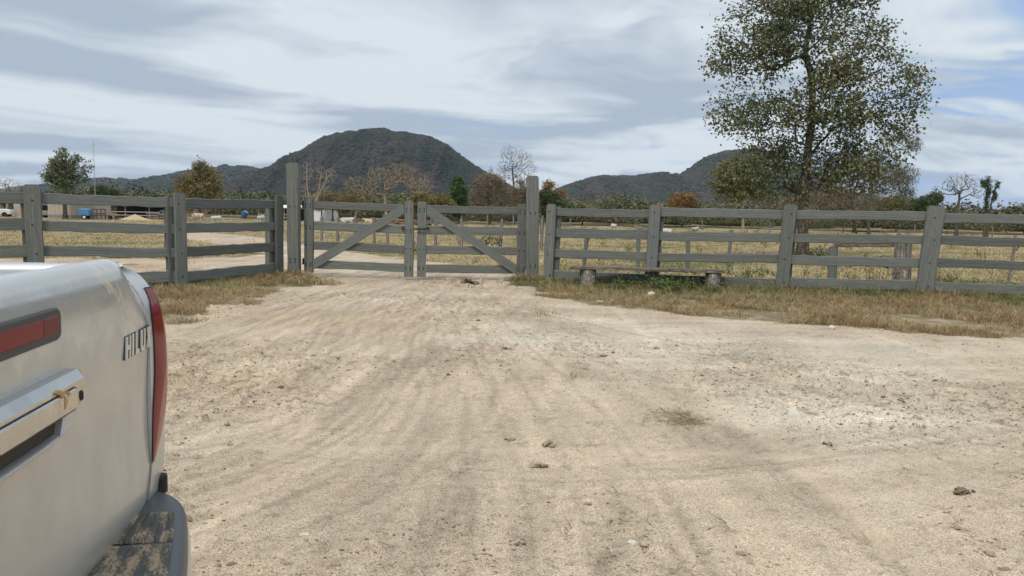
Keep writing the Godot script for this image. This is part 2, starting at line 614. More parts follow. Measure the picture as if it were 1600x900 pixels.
# ---------------------------------------------------------------- sky
func build_sky() -> PanoramaSkyMaterial:
	var w := 3072
	var h := 1536
	var data := PackedFloat32Array()
	data.resize(w * h * 3)
	var cover := noise(21, 0.42, 5, FastNoiseLite.TYPE_SIMPLEX)
	var streak := noise(22, 1.1, 4, FastNoiseLite.TYPE_SIMPLEX)
	var shade := noise(23, 0.55, 5, FastNoiseLite.TYPE_SIMPLEX)
	var wisp := noise(24, 0.9, 5, FastNoiseLite.TYPE_SIMPLEX)
	var k := 0
	for j in h:
		var el := PI * (0.5 - (j + 0.5) / h)
		if el < -0.01:
			for i in w:
				data[k] = 0.40; data[k + 1] = 0.36; data[k + 2] = 0.29
				k += 3
			continue
		var y := sin(maxf(el, 0.0))
		var c := cos(el)
		var reach := c / (y + 0.10)
		var low := exp(-y / 0.05)
		for i in w:
			var az := TAU * ((i + 0.5) / w - 0.5)
			var px := sin(az) * reach
			var pz := cos(az) * reach
			# long bands lying across the view, slightly oblique, bent by a slow swirl
			var sw := cover.get_noise_2d(px * 0.35 + 9.0, pz * 0.35)
			var u := px * 0.62 + pz * 0.22 + sw * 0.8
			var v := pz * 1.0 - px * 0.26 + sw * 0.9
			var a := cover.get_noise_2d(u * 1.1 + 3.7, v * 1.1)
			var b := streak.get_noise_2d(u * 0.9, v * 1.6)
			var f := wisp.get_noise_2d(u * 2.2 + v * 1.1 + b * 0.8, v * 4.6 + a * 1.5)
			var d := shade.get_noise_2d(u * 0.9 + 20.0, v * 1.2 + f * 0.05)
			var t := a * 1.2 + b * 0.5 + f * 0.44
			# the veil is thinner low in the west, thicker overhead and to the east
			var west := clampf(-sin(az) * 1.7 + 0.05, -0.55, 1.0)
			var gap := smoothstep(0.0, 0.85, -t + 0.36 * west - 0.20 - maxf(y - 0.16, 0.0) * 1.6) * 0.80
			var grey := clampf(0.50 + d * 1.25 - t * 0.55 + y * 0.2, 0.0, 1.0)
			grey = lerpf(grey, 0.55, 0.25)
			var cr := lerpf(0.555, 0.285, grey)
			var cg := lerpf(0.61, 0.345, grey)
			var cb := lerpf(0.65, 0.42, grey)
			var br := lerpf(0.235, 0.37, low)
			var bg := lerpf(0.36, 0.455, low)
			var bb := lerpf(0.57, 0.59, low)
			# smooth brightening toward the zenith, added above the frame for more ground light
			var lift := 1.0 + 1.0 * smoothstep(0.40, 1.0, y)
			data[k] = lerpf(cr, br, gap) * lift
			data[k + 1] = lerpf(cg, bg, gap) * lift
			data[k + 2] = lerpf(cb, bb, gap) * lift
			k += 3
	var m := PanoramaSkyMaterial.new()
	m.panorama = ImageTexture.create_from_image(Image.create_from_data(w, h, false, Image.FORMAT_RGBF, data.to_byte_array()))
	return m


# ---------------------------------------------------------------- planks, fences, gates
func plank(length: float, h: float, thick: float, sd: int, tone := Color.WHITE, wob := 0.006, taper := 0.0) -> Geo:
	# a sawn board along local x, centred in y and z
	var r := RandomNumberGenerator.new()
	r.seed = sd
	var g := Geo.new()
	var at: Array = [0.0]
	var parts := maxi(2, int(length / 0.22))
	for k in range(1, parts):
		at.append(length * (k + r.randf_range(-0.2, 0.2)) / parts)
	at.append(length)
	if taper > 0.0:
		at.insert(at.size() - 1, length - taper)
	var off := Vector2(r.randf() * 3.0, r.randf() * 3.0)
	var ch := minf(0.008, thick * 0.2)
	var sag := r.randf_range(-0.008, 0.008)
	var shape := [Vector2(-h / 2 + ch, thick / 2), Vector2(h / 2 - ch, thick / 2), Vector2(h / 2, thick / 2 - ch), Vector2(h / 2, -thick / 2 + ch), Vector2(h / 2 - ch, -thick / 2), Vector2(-h / 2 + ch, -thick / 2), Vector2(-h / 2, -thick / 2 + ch), Vector2(-h / 2, thick / 2 - ch)]
	var rows := []
	for k in at.size():
		var x: float = at[k]
		var row := []
		var dy := r.randf_range(-wob, wob) * 0.5 + sag * sin(PI * x / length)
		var dz := r.randf_range(-wob, wob) * 0.4
		var up := 1.0 + r.randf_range(-wob, wob) / h
		var last := 0.72 if taper > 0.0 and k == at.size() - 1 else 1.0
		for q in shape:
			row.append(Vector3(x, q.x * up * last + dy, q.y * last + dz))
		rows.append(row)
	for s in 8:
		var run := 0.0
		for e in s:
			run += shape[e].distance_to(shape[e + 1])
		var wide: float = shape[s].distance_to(shape[(s + 1) % 8])
		var n2: Vector2 = (shape[s] + shape[(s + 1) % 8]).normalized()
		if s % 2 == 0:
			n2 = [Vector2(0, 1), Vector2.ZERO, Vector2(1, 0), Vector2.ZERO, Vector2(0, -1), Vector2.ZERO, Vector2(-1, 0)][s]
		var prev := -1
		for k in rows.size():
			var u: float = at[k] / 2.0 + off.x
			var nn := Vector3(0, n2.x, n2.y)
			var a := g.vert(rows[k][s], nn, Vector2(u, run / 0.5 + off.y), tone)
			g.vert(rows[k][(s + 1) % 8], nn, Vector2(u, (run + wide) / 0.5 + off.y), tone)
			if prev >= 0:
				g.quad(prev, prev + 1, a + 1, a)
			prev = a
	g.face(rows[0], Vector3.LEFT, tone * 0.9)
	g.face(rows[-1], Vector3.RIGHT, tone * 1.15)
	return g


func board(called: String, parent: Node3D, g: Geo, from: Vector3, along: Vector3, wide: Vector3, material: Material) -> MeshInstance3D:
	var o := part(called, g, material, parent)
	var x := along.normalized()
	var y := (wide - x * wide.dot(x)).normalized()
	o.transform = Transform3D(Basis(x, y, x.cross(y)), from)
	return o


func grey(r: RandomNumberGenerator, mid := 1.0) -> Color:
	var t := mid * r.randf_range(0.76, 1.18)
	return Color(t * r.randf_range(0.97, 1.03), t, t * r.randf_range(0.94, 1.03))


var bolt_mesh: Mesh


func bolt(parent: Node3D, at: Vector3, out: Vector3) -> void:
	var o := part("bolt", bolt_mesh, iron, parent)
	o.position = at
	o.basis = Basis(Quaternion(Vector3.BACK, out.normalized()))


const RAIL_TOP := [1.63, 1.17, 0.73, 0.27]
const RAIL_HIGH := [0.185, 0.185, 0.185, 0.2]


func fence(label: String, posts: Array, back_shift: float, sd: int) -> void:
	# posts: [x, z, height, board width, lean]
	var r := RandomNumberGenerator.new()
	r.seed = sd
	var base := Vector3(posts[0][0], 0, posts[0][1])
	var root := thing("plank_fence", label, "fence", base)
	for k in posts.size():
		var p := Vector3(posts[k][0], 0, posts[k][1])
		var a := Vector3(posts[maxi(k - 1, 0)][0], 0, posts[maxi(k - 1, 0)][1])
		var b := Vector3(posts[mini(k + 1, posts.size() - 1)][0], 0, posts[mini(k + 1, posts.size() - 1)][1])
		var along := (b - a).normalized()
		var out := Vector3.UP.cross(along) * -1.0
		if out.z < 0.0:
			out = -out
		var y := land(p.x, p.z)
		p.y = y
		var up: Vector3 = Vector3.UP + along * posts[k][4]
		var high: float = posts[k][2]
		# the front board that clamps the rails
		board("post_board", root, plank(high + 0.25, posts[k][3], 0.06, sd * 31 + k, grey(r, 1.0), 0.004, 0.03), p - base + out * 0.058 - up * 0.25, up, along, wood)
		# the rougher post behind
		board("back_post", root, plank(high + 0.2, r.randf_range(0.185, 0.205), 0.13, sd * 37 + k, grey(r, 0.85), 0.016, 0.02), p - base - out * 0.094 + along * back_shift - up * 0.25, up, along, wood)
		for h in RAIL_TOP:
			bolt(root, p - base + out * 0.09 + up * (h - 0.1 + r.randf_range(-0.03, 0.03)) + along * r.randf_range(-0.04, 0.04), out)
		if k + 1 < posts.size():
			var q := b
			q.y = land(q.x, q.z)
			var dir := (q - p).normalized()
			for j in 4:
				var dy0 := r.randf_range(-0.018, 0.018)
				var dy1 := r.randf_range(-0.018, 0.018)
				var top: float = RAIL_TOP[j] - RAIL_HIGH[j] / 2.0
				var f := p - base + Vector3.UP * (top + dy0) + dir * 0.004
				var t := q - base + Vector3.UP * (top + dy1) - dir * 0.004
				board("rail", root, plank(f.distance_to(t), RAIL_HIGH[j] + r.randf_range(-0.012, 0.012), 0.045, sd * 41 + k * 7 + j, grey(r, 0.97), 0.016), f, t - f, Vector3.UP, wood)


func gate(label: String, hinge: Vector3, latch: Vector3, sd: int) -> void:
	var r := RandomNumberGenerator.new()
	r.seed = sd
	var root := thing("plank_gate", label, "gate", hinge)
	var d := latch - hinge
	var along := d.normalized()
	var flat := Vector3(along.x, 0, along.z).normalized()
	var out := flat.cross(Vector3.UP)
	if out.z < 0.0:
		out = -out
	var w := d.length()
	for e in [0.1, w - 0.1]:
		board("stile", root, plank(1.69, 0.2, 0.1, sd + int(e * 10), grey(r, 0.98), 0.004, 0.02), along * e + Vector3.UP * 0.05, Vector3.UP, flat, wood)
		for h in [0.22, 0.27, 0.68, 1.05, 1.1, 1.52, 1.58]:
			for s in [-0.05, 0.05]:
				bolt(root, along * (e + s) + Vector3.UP * h + out * 0.051, out)
	for j in 4:
		var top: float = [1.66, 1.2, 0.755, 0.335][j]
		var h: float = [0.17, 0.185, 0.185, 0.185][j]
		var f := along * 0.203 + Vector3.UP * (top - h / 2)
		board("rail", root, plank(w - 0.406, h, 0.045, sd * 3 + j, grey(r, 0.97), 0.008), f - out * 0.012, along + Vector3.UP * r.randf_range(-0.006, 0.002), Vector3.UP, wood)
	var b0 := along * 0.206 + Vector3.UP * 0.235 + out * 0.036
	var b1 := along * (w - 0.206) + Vector3.UP * 1.565 + out * 0.036
	var run := (b1 - b0).normalized()
	# the brace, its ends cut plumb against the stiles
	var g := Geo.new()
	var half := 0.115
	var n := 10
	for s in 6:
		pass
	var tone := grey(r, 1.02)
	g.sheet(n, 1, func(a, b): return b0.lerp(b1, a) + Vector3.UP * (b - 0.5) * 2.0 * half + out * 0.022, out, func(a, b): return Vector2(a * 1.3 + 0.3, b * 0.5 + 0.1), tone)
	g.sheet(n, 1, func(a, b): return b0.lerp(b1, a) + Vector3.UP * (b - 0.5) * 2.0 * half - out * 0.022, -out, func(a, b): return Vector2(a * 1.3, b * 0.5 + 0.5), tone)
	for s in [-1.0, 1.0]:
		g.sheet(n, 1, func(a, b): return b0.lerp(b1, a) + Vector3.UP * s * half + out * 0.022 * (2.0 * b - 1.0), Vector3.UP * s, func(a, b): return Vector2(a * 1.3, b * 0.1 + 0.7), tone * 1.05)
		g.face([b0 + run * 0 + Vector3(0, -half, 0) + out * 0.022, b0 + Vector3(0, half, 0) + out * 0.022, b0 + Vector3(0, half, 0) - out * 0.022, b0 + Vector3(0, -half, 0) - out * 0.022] if s < 0 else [b1 + Vector3(0, -half, 0) + out * 0.022, b1 + Vector3(0, half, 0) + out * 0.022, b1 + Vector3(0, half, 0) - out * 0.022, b1 + Vector3(0, -half, 0) - out * 0.022], run * s, tone)
	part("brace", g, wood, root)
	for h in [0.3, 1.58]:
		var hg := Geo.new()
		hg.tube([Vector3(0, h - 0.07, 0) - along * 0.03, Vector3(0, h + 0.07, 0) - along * 0.03], [0.02, 0.02], 8)
		hg.box(Vector3(0, h, 0) + along * 0.03, Vector3(0.12, 0.05, 0.03), 0.004, Color.WHITE, Basis(flat, Vector3.UP, flat.cross(Vector3.UP)))
		part("hinge", hg, iron, root)


func gate_post(label: String, x: float, z: float, high: float, w: float, d: float, sd: int, lean: float) -> void:
	var y := land(x, z)
	var root := thing("gate_post", label, "post", Vector3(x, y, z))
	var r := RandomNumberGenerator.new()
	r.seed = sd
	board("timber", root, plank(high + 0.4, w, d, sd, Color(1.0, 1.0, 0.98) * (1.0 if sd == 7 else 1.18), 0.012, 0.05), Vector3(0, -0.4, 0), Vector3(lean, 1, 0), Vector3.RIGHT, wood)
	for h in [0.3, 0.36, 1.5]:
		for s in [-0.05, 0.06]:
			bolt(root, Vector3(s + lean * h, h + r.randf_range(-0.02, 0.02), d / 2 + 0.004), Vector3.BACK)


func build_fences() -> void:
	var bg := Geo.new()
	bg.tube([Vector3(0, 0, -0.02), Vector3(0, 0, 0.006), Vector3(0, 0, 0.011)], [0.014, 0.014, 0.009], 8)
	bolt_mesh = bg.mesh()
	fence("grey plank fence with four rails left of the gate, behind the silver pickup", [[-17.4, -10.6, 1.74, 0.24, 0.0], [-15.0, -11.0, 1.73, 0.23, 0.01], [-12.7, -11.4, 1.76, 0.24, -0.01], [-10.4, -11.75, 1.74, 0.23, 0.0], [-8.16, -12.66, 1.77, 0.25, -0.015], [-6.21, -13.76, 1.74, 0.22, 0.0], [-5.2, -16.28, 1.74, 0.24, 0.01]], -0.10, 101)
	fence("long grey plank fence right of the gate, behind the plank bench", [[0.79, -15.98, 1.69, 0.21, 0.02], [2.9, -15.5, 1.71, 0.24, 0.03], [5.46, -14.95, 1.74, 0.25, 0.05], [8.17, -14.62, 1.76, 0.33, 0.06], [10.95, -14.2, 1.75, 0.25, 0.0], [13.7, -13.8, 1.74, 0.25, 0.02], [16.5, -13.3, 1.74, 0.25, 0.0]], 0.09, 203)
	gate_post("tall square timber gate post on the left of the gate, clean rounded top", -4.86, -16.42, 2.47, 0.25, 0.24, 7, 0.0)
	gate_post("tall cracked timber gate post on the right of the gate, weathered pale", 0.46, -16.74, 2.33, 0.28, 0.26, 8, -0.02)
	gate("left leaf of the plank gate, brace rising from left to right", Vector3(-4.68, land(-4.7, -16.6) + 0.0, -16.6), Vector3(-2.23, 0.0, -16.56), 300)
	gate("right leaf of the plank gate, brace falling from left to right", Vector3(0.29, 0.0, -16.86), Vector3(-2.15, 0.0, -16.62), 400)
	# wire ring that keeps the two leaves shut
	var g := Geo.new()
	for k in 3:
		var pts := []
		for s in 41:
			var a := TAU * s / 40.0
			var c := cos(a)
			var q := sin(a)
			pts.append(Vector3(signf(c) * pow(absf(c), 0.35) * 0.30, k * 0.022 - 0.02 + 0.012 * sin(a * 2.0 + k), signf(q) * pow(absf(q), 0.35) * 0.068))
		g.tube(pts, range(41).map(func(_s): return 0.007), 5, Color.WHITE, false)
	var ring := part("wire_ring", g, iron)
	ring.position = Vector3(-2.19, 1.13, -16.59)
	tag(ring, "loop of dark wire holding the two gate leaves shut", "wire loop")


func build_bench() -> void:
	var z := -15.25
	var root := thing("plank_bench", "rough plank bench on two log stumps before the fence", "bench", Vector3(2.77, land(2.77, z), z), -0.14)
	var seat := plank(3.12, 0.38, 0.06, 77, Color(0.68, 0.64, 0.59), 0.012)
	board("seat", root, seat, Vector3(-1.56, 0.378, 0.0), Vector3(1, 0.004, 0), Vector3(0, 0, -1), old_wood)
	for e in [[-1.19, 0.168, 5], [1.34, 0.162, 9]]:
		var r := RandomNumberGenerator.new()
		r.seed = e[2]
		var g := Geo.new()
		var pts := []
		var rad := []
		for k in 7:
			pts.append(Vector3(r.randf_range(-0.004, 0.004), -0.1 + k * 0.075, r.randf_range(-0.004, 0.004)))
			rad.append(e[1] * (1.0 + r.randf_range(-0.03, 0.03) + (0.06 if k < 2 else 0.0)))
		g.tube(pts, rad, 16, Color(1.1, 1.04, 1.0))
		for k in g.v.size():
			var p := g.v[k]
			var a := atan2(p.z, p.x)
			var s := 1.0 + 0.05 * sin(a * 3.0 + e[2]) + 0.03 * sin(a * 7.0)
			g.v[k] = Vector3(p.x * s, p.y, p.z * s)
		var o := part("stump", g, old_wood, root)
		o.position = Vector3(e[0], 0, 0.02)


# ---------------------------------------------------------------- pickup
var paint: StandardMaterial3D
var bare_paint: StandardMaterial3D
var chrome: StandardMaterial3D
var black_plastic: StandardMaterial3D


func stroke(tone: PackedFloat32Array, w: int, h: int, pts: Array, wide: float, amount: float, f: FastNoiseLite) -> void:
	# dust wiped on or off along a line; points in metres on the tailgate
	for k in pts.size() - 1:
		var a: Vector2 = pts[k]
		var b: Vector2 = pts[k + 1]
		for s in 60:
			var p := a.lerp(b, s / 59.0)
			var c := Vector2((p.x + 0.7) / 1.4 * w, (1.36 - p.y) / 0.7 * h)
			var rx := wide / 1.4 * w
			for y in range(int(c.y - rx), int(c.y + rx) + 1):
				for x in range(int(c.x - rx), int(c.x + rx) + 1):
					if x < 0 or y < 0 or x >= w or y >= h:
						continue
					var d := Vector2(x - c.x, (y - c.y)).length() / rx
					var e := clampf(1.2 - d, 0.0, 1.0) * clampf(0.75 + f.get_noise_2d(x * 2.0, y * 0.7) * 1.3, 0.0, 1.0)
					tone[y * w + x] = maxf(tone[y * w + x], e * amount)


func paint_material() -> StandardMaterial3D:
	var w := 1024
	var h := 512
	var dust := PackedFloat32Array()
	dust.resize(w * h)
	var f := noise(61, 0.012, 4)
	var f2 := noise(62, 0.05, 3)
	stroke(dust, w, h, [Vector2(0.372, 1.322), Vector2(0.385, 1.305), Vector2(0.425, 1.272)], 0.008, 0.9, f2)
	stroke(dust, w, h, [Vector2(0.398, 1.325), Vector2(0.42, 1.295), Vector2(0.47, 1.25)], 0.010, 1.0, f2)
	stroke(dust, w, h, [Vector2(0.44, 1.326), Vector2(0.465, 1.29), Vector2(0.503, 1.236)], 0.008, 0.95, f2)
	stroke(dust, w, h, [Vector2(0.28, 1.27), Vector2(0.30, 1.225), Vector2(0.305, 1.19)], 0.012, 0.25, f2)
	stroke(dust, w, h, [Vector2(0.52, 1.22), Vector2(0.545, 1.12)], 0.02, 0.3, f2)
	stroke(dust, w, h, [Vector2(0.10, 1.0), Vector2(0.3, 0.93)], 0.05, 0.12, f2)
	var rgb := PackedByteArray()
	rgb.resize(w * h * 3)
	var ro := PackedByteArray()
	ro.resize(w * h)
	for y in h:
		var low := clampf((y / float(h) - 0.35) * 1.2, 0.0, 1.0)
		for x in w:
			var k := y * w + x
			var film := clampf(0.20 + 0.25 * f.get_noise_2d(x, y * 0.6) + 0.05 * f2.get_noise_2d(x, y) + low * 0.14, 0.0, 0.6)
			var edge := 1.36 - y / float(h) * 0.7 - (1.185 + 0.10 * f.get_noise_2d(x * 0.5, 40.0) + 0.02 * f2.get_noise_2d(x * 0.5, 9.0))
			film = clampf(film + 0.20 * (1.0 - smoothstep(-0.004, 0.012, edge)), 0.0, 0.7)
			var d := maxf(dust[k], film)
			rgb[k * 3] = int(lerpf(205, 226, dust[k])) if dust[k] > film else int(lerpf(204, 190, film))
			rgb[k * 3 + 1] = int(lerpf(204, 209, dust[k])) if dust[k] > film else int(lerpf(204, 184, film))
			rgb[k * 3 + 2] = int(lerpf(201, 176, dust[k])) if dust[k] > film else int(lerpf(203, 170, film))
			ro[k] = int(255 * clampf(0.13 + d * 0.62, 0.0, 1.0))
	var m := StandardMaterial3D.new()
	m.albedo_texture = rgb_texture(w, h, rgb)
	var im := Image.create_from_data(w, h, false, Image.FORMAT_L8, ro)
	m.roughness_texture = ImageTexture.create_from_image(im)
	m.roughness = 1.0
	m.metallic = 0.45
	m.clearcoat_enabled = true
	m.clearcoat = 0.6
	m.clearcoat_roughness = 0.12
	return m


func spline(pts: Array, s: float) -> Vector2:
	var x := clampf(s, 0.0, 1.0) * (pts.size() - 1)
	var k := mini(int(x), pts.size() - 2)
	var a: Vector2 = pts[maxi(k - 1, 0)]
	var b: Vector2 = pts[k]
	var c: Vector2 = pts[k + 1]
	var d: Vector2 = pts[mini(k + 2, pts.size() - 1)]
	return b.cubic_interpolate(c, a, d, x - k)


func plan(s: float) -> Array:
	# outline of the rear corner seen from above, s metres from x = 0.69: [x, z, outward normal]
	if s < 0.10:
		return [0.69 + s, 0.0, Vector2(0, 1)]
	var a := (s - 0.10) / 0.21 * PI / 2
	if a < PI / 2:
		return [0.79 + 0.11 * sin(a), -0.16 * (1.0 - cos(a)), Vector2(sin(a) / 0.11, cos(a) / 0.16).normalized()]
	return [0.90, -0.16 - (s - 0.31), Vector2(1, 0)]


const INSET := [[0.69, 0.016], [0.76, 0.006], [0.80, 0.002], [0.87, 0.0], [0.95, -0.001], [1.05, -0.002], [1.12, -0.001], [1.17, 0.003], [1.21, 0.012], [1.245, 0.026], [1.27, 0.044], [1.29, 0.068], [1.302, 0.10]]


func inset(y: float) -> float:
	for k in INSET.size() - 1:
		if y <= INSET[k + 1][0]:
			return lerpf(INSET[k][1], INSET[k + 1][1], smoothstep(0.0, 1.0, (y - INSET[k][0]) / (INSET[k + 1][0] - INSET[k][0])) * 0.35 + 0.65 * (y - INSET[k][0]) / (INSET[k + 1][0] - INSET[k][0]))
	return INSET[-1][1]


func corner(s: float, y: float, proud := 0.0) -> Vector3:
	var p := plan(s)
	var d: float = -inset(y)
	if d > 0.0:
		d *= smoothstep(0.0, 0.08, s)
	d += proud
	return Vector3(p[0] + p[2].x * d, y, p[1] + p[2].y * d)


func letter(which: String) -> Array:
	var w := 0.031
	var h := 0.050
	var b := 0.0098
	match which:
		"H":
			return [[Vector2(0, 0), Vector2(b, 0), Vector2(b, h * 0.4), Vector2(w - b, h * 0.4), Vector2(w - b, 0), Vector2(w, 0), Vector2(w, h), Vector2(w - b, h), Vector2(w - b, h * 0.4 + b), Vector2(b, h * 0.4 + b), Vector2(b, h), Vector2(0, h)], w]
		"I":
			return [[Vector2(0, 0), Vector2(b, 0), Vector2(b, h), Vector2(0, h)], b]
		"L":
			return [[Vector2(0, 0), Vector2(w * 0.85, 0), Vector2(w * 0.85, b), Vector2(b, b), Vector2(b, h), Vector2(0, h)], w * 0.85]
		"U":
			return [[Vector2(0.004, 0), Vector2(w - 0.004, 0), Vector2(w, 0.005), Vector2(w, h), Vector2(w - b, h), Vector2(w - b, b), Vector2(b, b), Vector2(b, h), Vector2(0, h), Vector2(0, 0.005)], w]
	return [[Vector2(0, 0), Vector2(b * 1.2, 0), Vector2(w / 2, h * 0.38), Vector2(w - b * 1.2, 0), Vector2(w, 0), Vector2(w / 2 + b * 0.62, h / 2), Vector2(w, h), Vector2(w - b * 1.2, h), Vector2(w / 2, h * 0.62), Vector2(b * 1.2, h), Vector2(0, h), Vector2(w / 2 - b * 0.62, h / 2)], w]


func mirrored(g: Geo) -> Geo:
	var o := Geo.new()
	for k in g.v.size():
		o.vert(Vector3(-g.v[k].x, g.v[k].y, g.v[k].z), Vector3(-g.n[k].x, g.n[k].y, g.n[k].z), g.t[k], g.c[k])
	for k in range(0, g.i.size(), 3):
		o.tri(g.i[k], g.i[k + 1], g.i[k + 2])
	return o


func rounded(x0: float, x1: float, y0: float, y1: float, r: float, steps := 5) -> PackedVector2Array:
	var p := PackedVector2Array()
	for q in 4:
		var c := Vector2(x1 - r if q in [0, 3] else x0 + r, y1 - r if q < 2 else y0 + r)
		for s in steps + 1:
			var a := PI / 2 * q + PI / 2 * s / steps
			p.append(c + Vector2(cos(a), sin(a)) * r)
	return p


func build_pickup() -> void:
	paint = paint_material()
	bare_paint = solid(Color(0.57, 0.565, 0.555), 0.3, 0.45)
	bare_paint.clearcoat_enabled = true
	bare_paint.clearcoat = 0.4
	bare_paint.clearcoat_roughness = 0.2
	var smear_noise := noise(66, 0.02, 4)
	var cb := PackedByteArray()
	cb.resize(256 * 256)
	for k in 65536:
		cb[k] = clampi(int(42 + 90 * smear_noise.get_noise_2d(k % 256, (k >> 8) * 0.6)), 14, 130)
	chrome = solid(Color(0.62, 0.61, 0.58), 1.0, 0.95)
	chrome.roughness_texture = ImageTexture.create_from_image(Image.create_from_data(256, 256, false, Image.FORMAT_L8, cb))
	chrome.uv1_triplanar = true
	chrome.uv1_scale = Vector3(4, 4, 4)
	black_plastic = solid(Color(0.012, 0.012, 0.013), 0.5)
	var grey_plastic := solid(Color(0.075, 0.08, 0.085), 0.42)
	var red := solid(Color(0.19, 0.003, 0.007), 0.16)
	red.metallic_specular = 0.35
	var dusty_red := solid(Color(0.15, 0.024, 0.025), 0.45)
	var edge_dark := solid(Color(0.05, 0.052, 0.055), 0.5, 0.2)
	var bright := solid(Color(0.78, 0.78, 0.76), 0.3, 0.8)
	var root := thing("pickup_truck", "dusty silver pickup truck seen from its tailgate corner", "pickup truck", Vector3(-0.787, 0.0, -1.15), 1.743)

	# tailgate
	var prof := [Vector2(-0.078, 1.10), Vector2(-0.078, 1.28), Vector2(-0.072, 1.318), Vector2(-0.054, 1.334), Vector2(-0.034, 1.333), Vector2(-0.016, 1.322), Vector2(-0.004, 1.300), Vector2(0.002, 1.262), Vector2(0.003, 1.20), Vector2(0.001, 1.13), Vector2(-0.003, 1.06), Vector2(-0.006, 0.98), Vector2(-0.006, 0.90), Vector2(-0.003, 0.82), Vector2(0.0, 0.76), Vector2(-0.006, 0.715), Vector2(-0.022, 0.698), Vector2(-0.06, 0.69)]
	var g := Geo.new()
	var gate_at := func(a: float, b: float) -> Vector3:
		var q := spline(prof, b)
		var x := lerpf(-0.686, 0.686, a)
		var e := clampf((absf(x) - 0.50) / 0.186, 0.0, 1.0)
		var top := smoothstep(1.15, 1.30, q.y)
		var edge := -inset(q.y) if inset(q.y) > 0.0 else 0.0
		return Vector3(x, q.y - pow(e, 2.6) * 0.034 * top, lerpf(q.x, minf(q.x, edge), e * e) - 0.004 * pow(e, 8.0))
	g.sheet(60, 68, gate_at, Vector3.BACK, func(a, b): return Vector2((lerpf(-0.684, 0.684, a) + 0.7) / 1.4, (1.36 - spline(prof, b).y) / 0.7))
	for s in [-1.0, 1.0]:
		var rim := []
		for k in 35:
			rim.append(gate_at.call(0.0 if s < 0 else 1.0, k / 34.0))
		g.face(rim, Vector3(s, 0, 0))
	var tail := part("tailgate", g, paint, root)

	# high brake lamp
	var hb := Geo.new()
	hb.prism(rounded(-0.165, 0.165, 1.214, 1.272, 0.016), -0.004, 0.008, Color.WHITE, 0.003)
	var lamp := part("high_brake_lamp", hb, solid(Color(0.06, 0.058, 0.056), 0.5), root)
	for k in 3:
		var l := Geo.new()
		l.prism(rounded([-0.155, -0.09, 0.091][k], [-0.091, 0.09, 0.155][k], 1.227, 1.259, 0.006), 0.004, 0.0095, Color.WHITE, 0.002)
		part("lamp_lens", l, red if k == 1 else dusty_red, lamp)

	# handle: chrome cover, lever, keyhole, finger hollow shaded by colour
	var hg := Geo.new()
	hg.prism(PackedVector2Array([Vector2(-0.2, 1.086), Vector2(0.184, 1.086), Vector2(0.196, 1.092), Vector2(0.201, 1.104), Vector2(0.201, 1.14), Vector2(0.196, 1.15), Vector2(0.185, 1.155), Vector2(-0.185, 1.155), Vector2(-0.196, 1.15), Vector2(-0.2, 1.14)]), -0.01, 0.036, Color.WHITE, 0.016)
	part("tailgate_handle", hg, chrome, root)
	var lev := Geo.new()
	lev.prism(rounded(-0.142, 0.142, 1.093, 1.130, 0.010), 0.02, 0.0405, Color.WHITE, 0.003)
	part("handle_lever", lev, chrome, root)
	var seam := Geo.new()
	seam.prism(rounded(-0.1445, 0.1445, 1.0905, 1.1325, 0.0115), 0.02, 0.0372, Color.WHITE, 0.0)
	part("lever_seam", seam, black_plastic, root)
	var key := Geo.new()
	key.prism(rounded(0.158, 0.171, 1.100, 1.119, 0.006), 0.02, 0.0382, Color.WHITE, 0.001)
	key.prism(rounded(0.1632, 0.1658, 1.103, 1.116, 0.001), 0.02, 0.0392)
	part("keyhole", key, black_plastic, root)
	var fr := Geo.new()
	# lower frame: a curved lip under the hollow
	fr.sheet(40, 8, func(a, b):
		var x := lerpf(-0.19, 0.19, a)
		var e := pow(absf(x) / 0.19, 6.0)
		var q: float = b * PI
		return Vector3(x, 1.042 + e * 0.034 - cos(q) * 0.007, sin(q) * 0.022 - 0.004), Vector3.BACK)
	for s in [-1.0, 1.0]:
		fr.prism(PackedVector2Array([Vector2(s * 0.118, 1.046), Vector2(s * 0.165, 1.050), Vector2(s * 0.19, 1.086), Vector2(s * 0.136, 1.086)]), -0.006, 0.020, Color.WHITE, 0.004)
	part("handle_frame", fr, bare_paint, root)
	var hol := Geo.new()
	hol.box(Vector3(0, 1.068, -0.002), Vector3(0.28, 0.038, 0.016), 0.003)  # raised dark block, the hollow's shade put in as colour
	part("hollow_shade", hol, solid(Color(0.05, 0.04, 0.03), 0.8), root)
	var mud := Geo.new()
	for e in [[0.078, 1.132, 0.014, 0.007], [0.087, 1.116, 0.009, 0.015], [0.062, 1.139, 0.010, 0.005], [0.102, 1.127, 0.008, 0.006]]:
		var poly := PackedVector2Array()
		for s in 14:
			var a := TAU * s / 14
			var q := 1.0 + 0.25 * sin(a * 3.0 + e[0] * 90.0)
			poly.append(Vector2(e[0] + cos(a) * e[2] * q * 0.72, e[1] + sin(a) * e[3] * q * 0.72))
		mud.prism(poly, 0.03, 0.0412)
	part("mud_smear", mud, solid(Color(0.50, 0.30, 0.13), 0.95), root)

	# raised chrome letters on the far end of the tailgate
	var x := 0.498
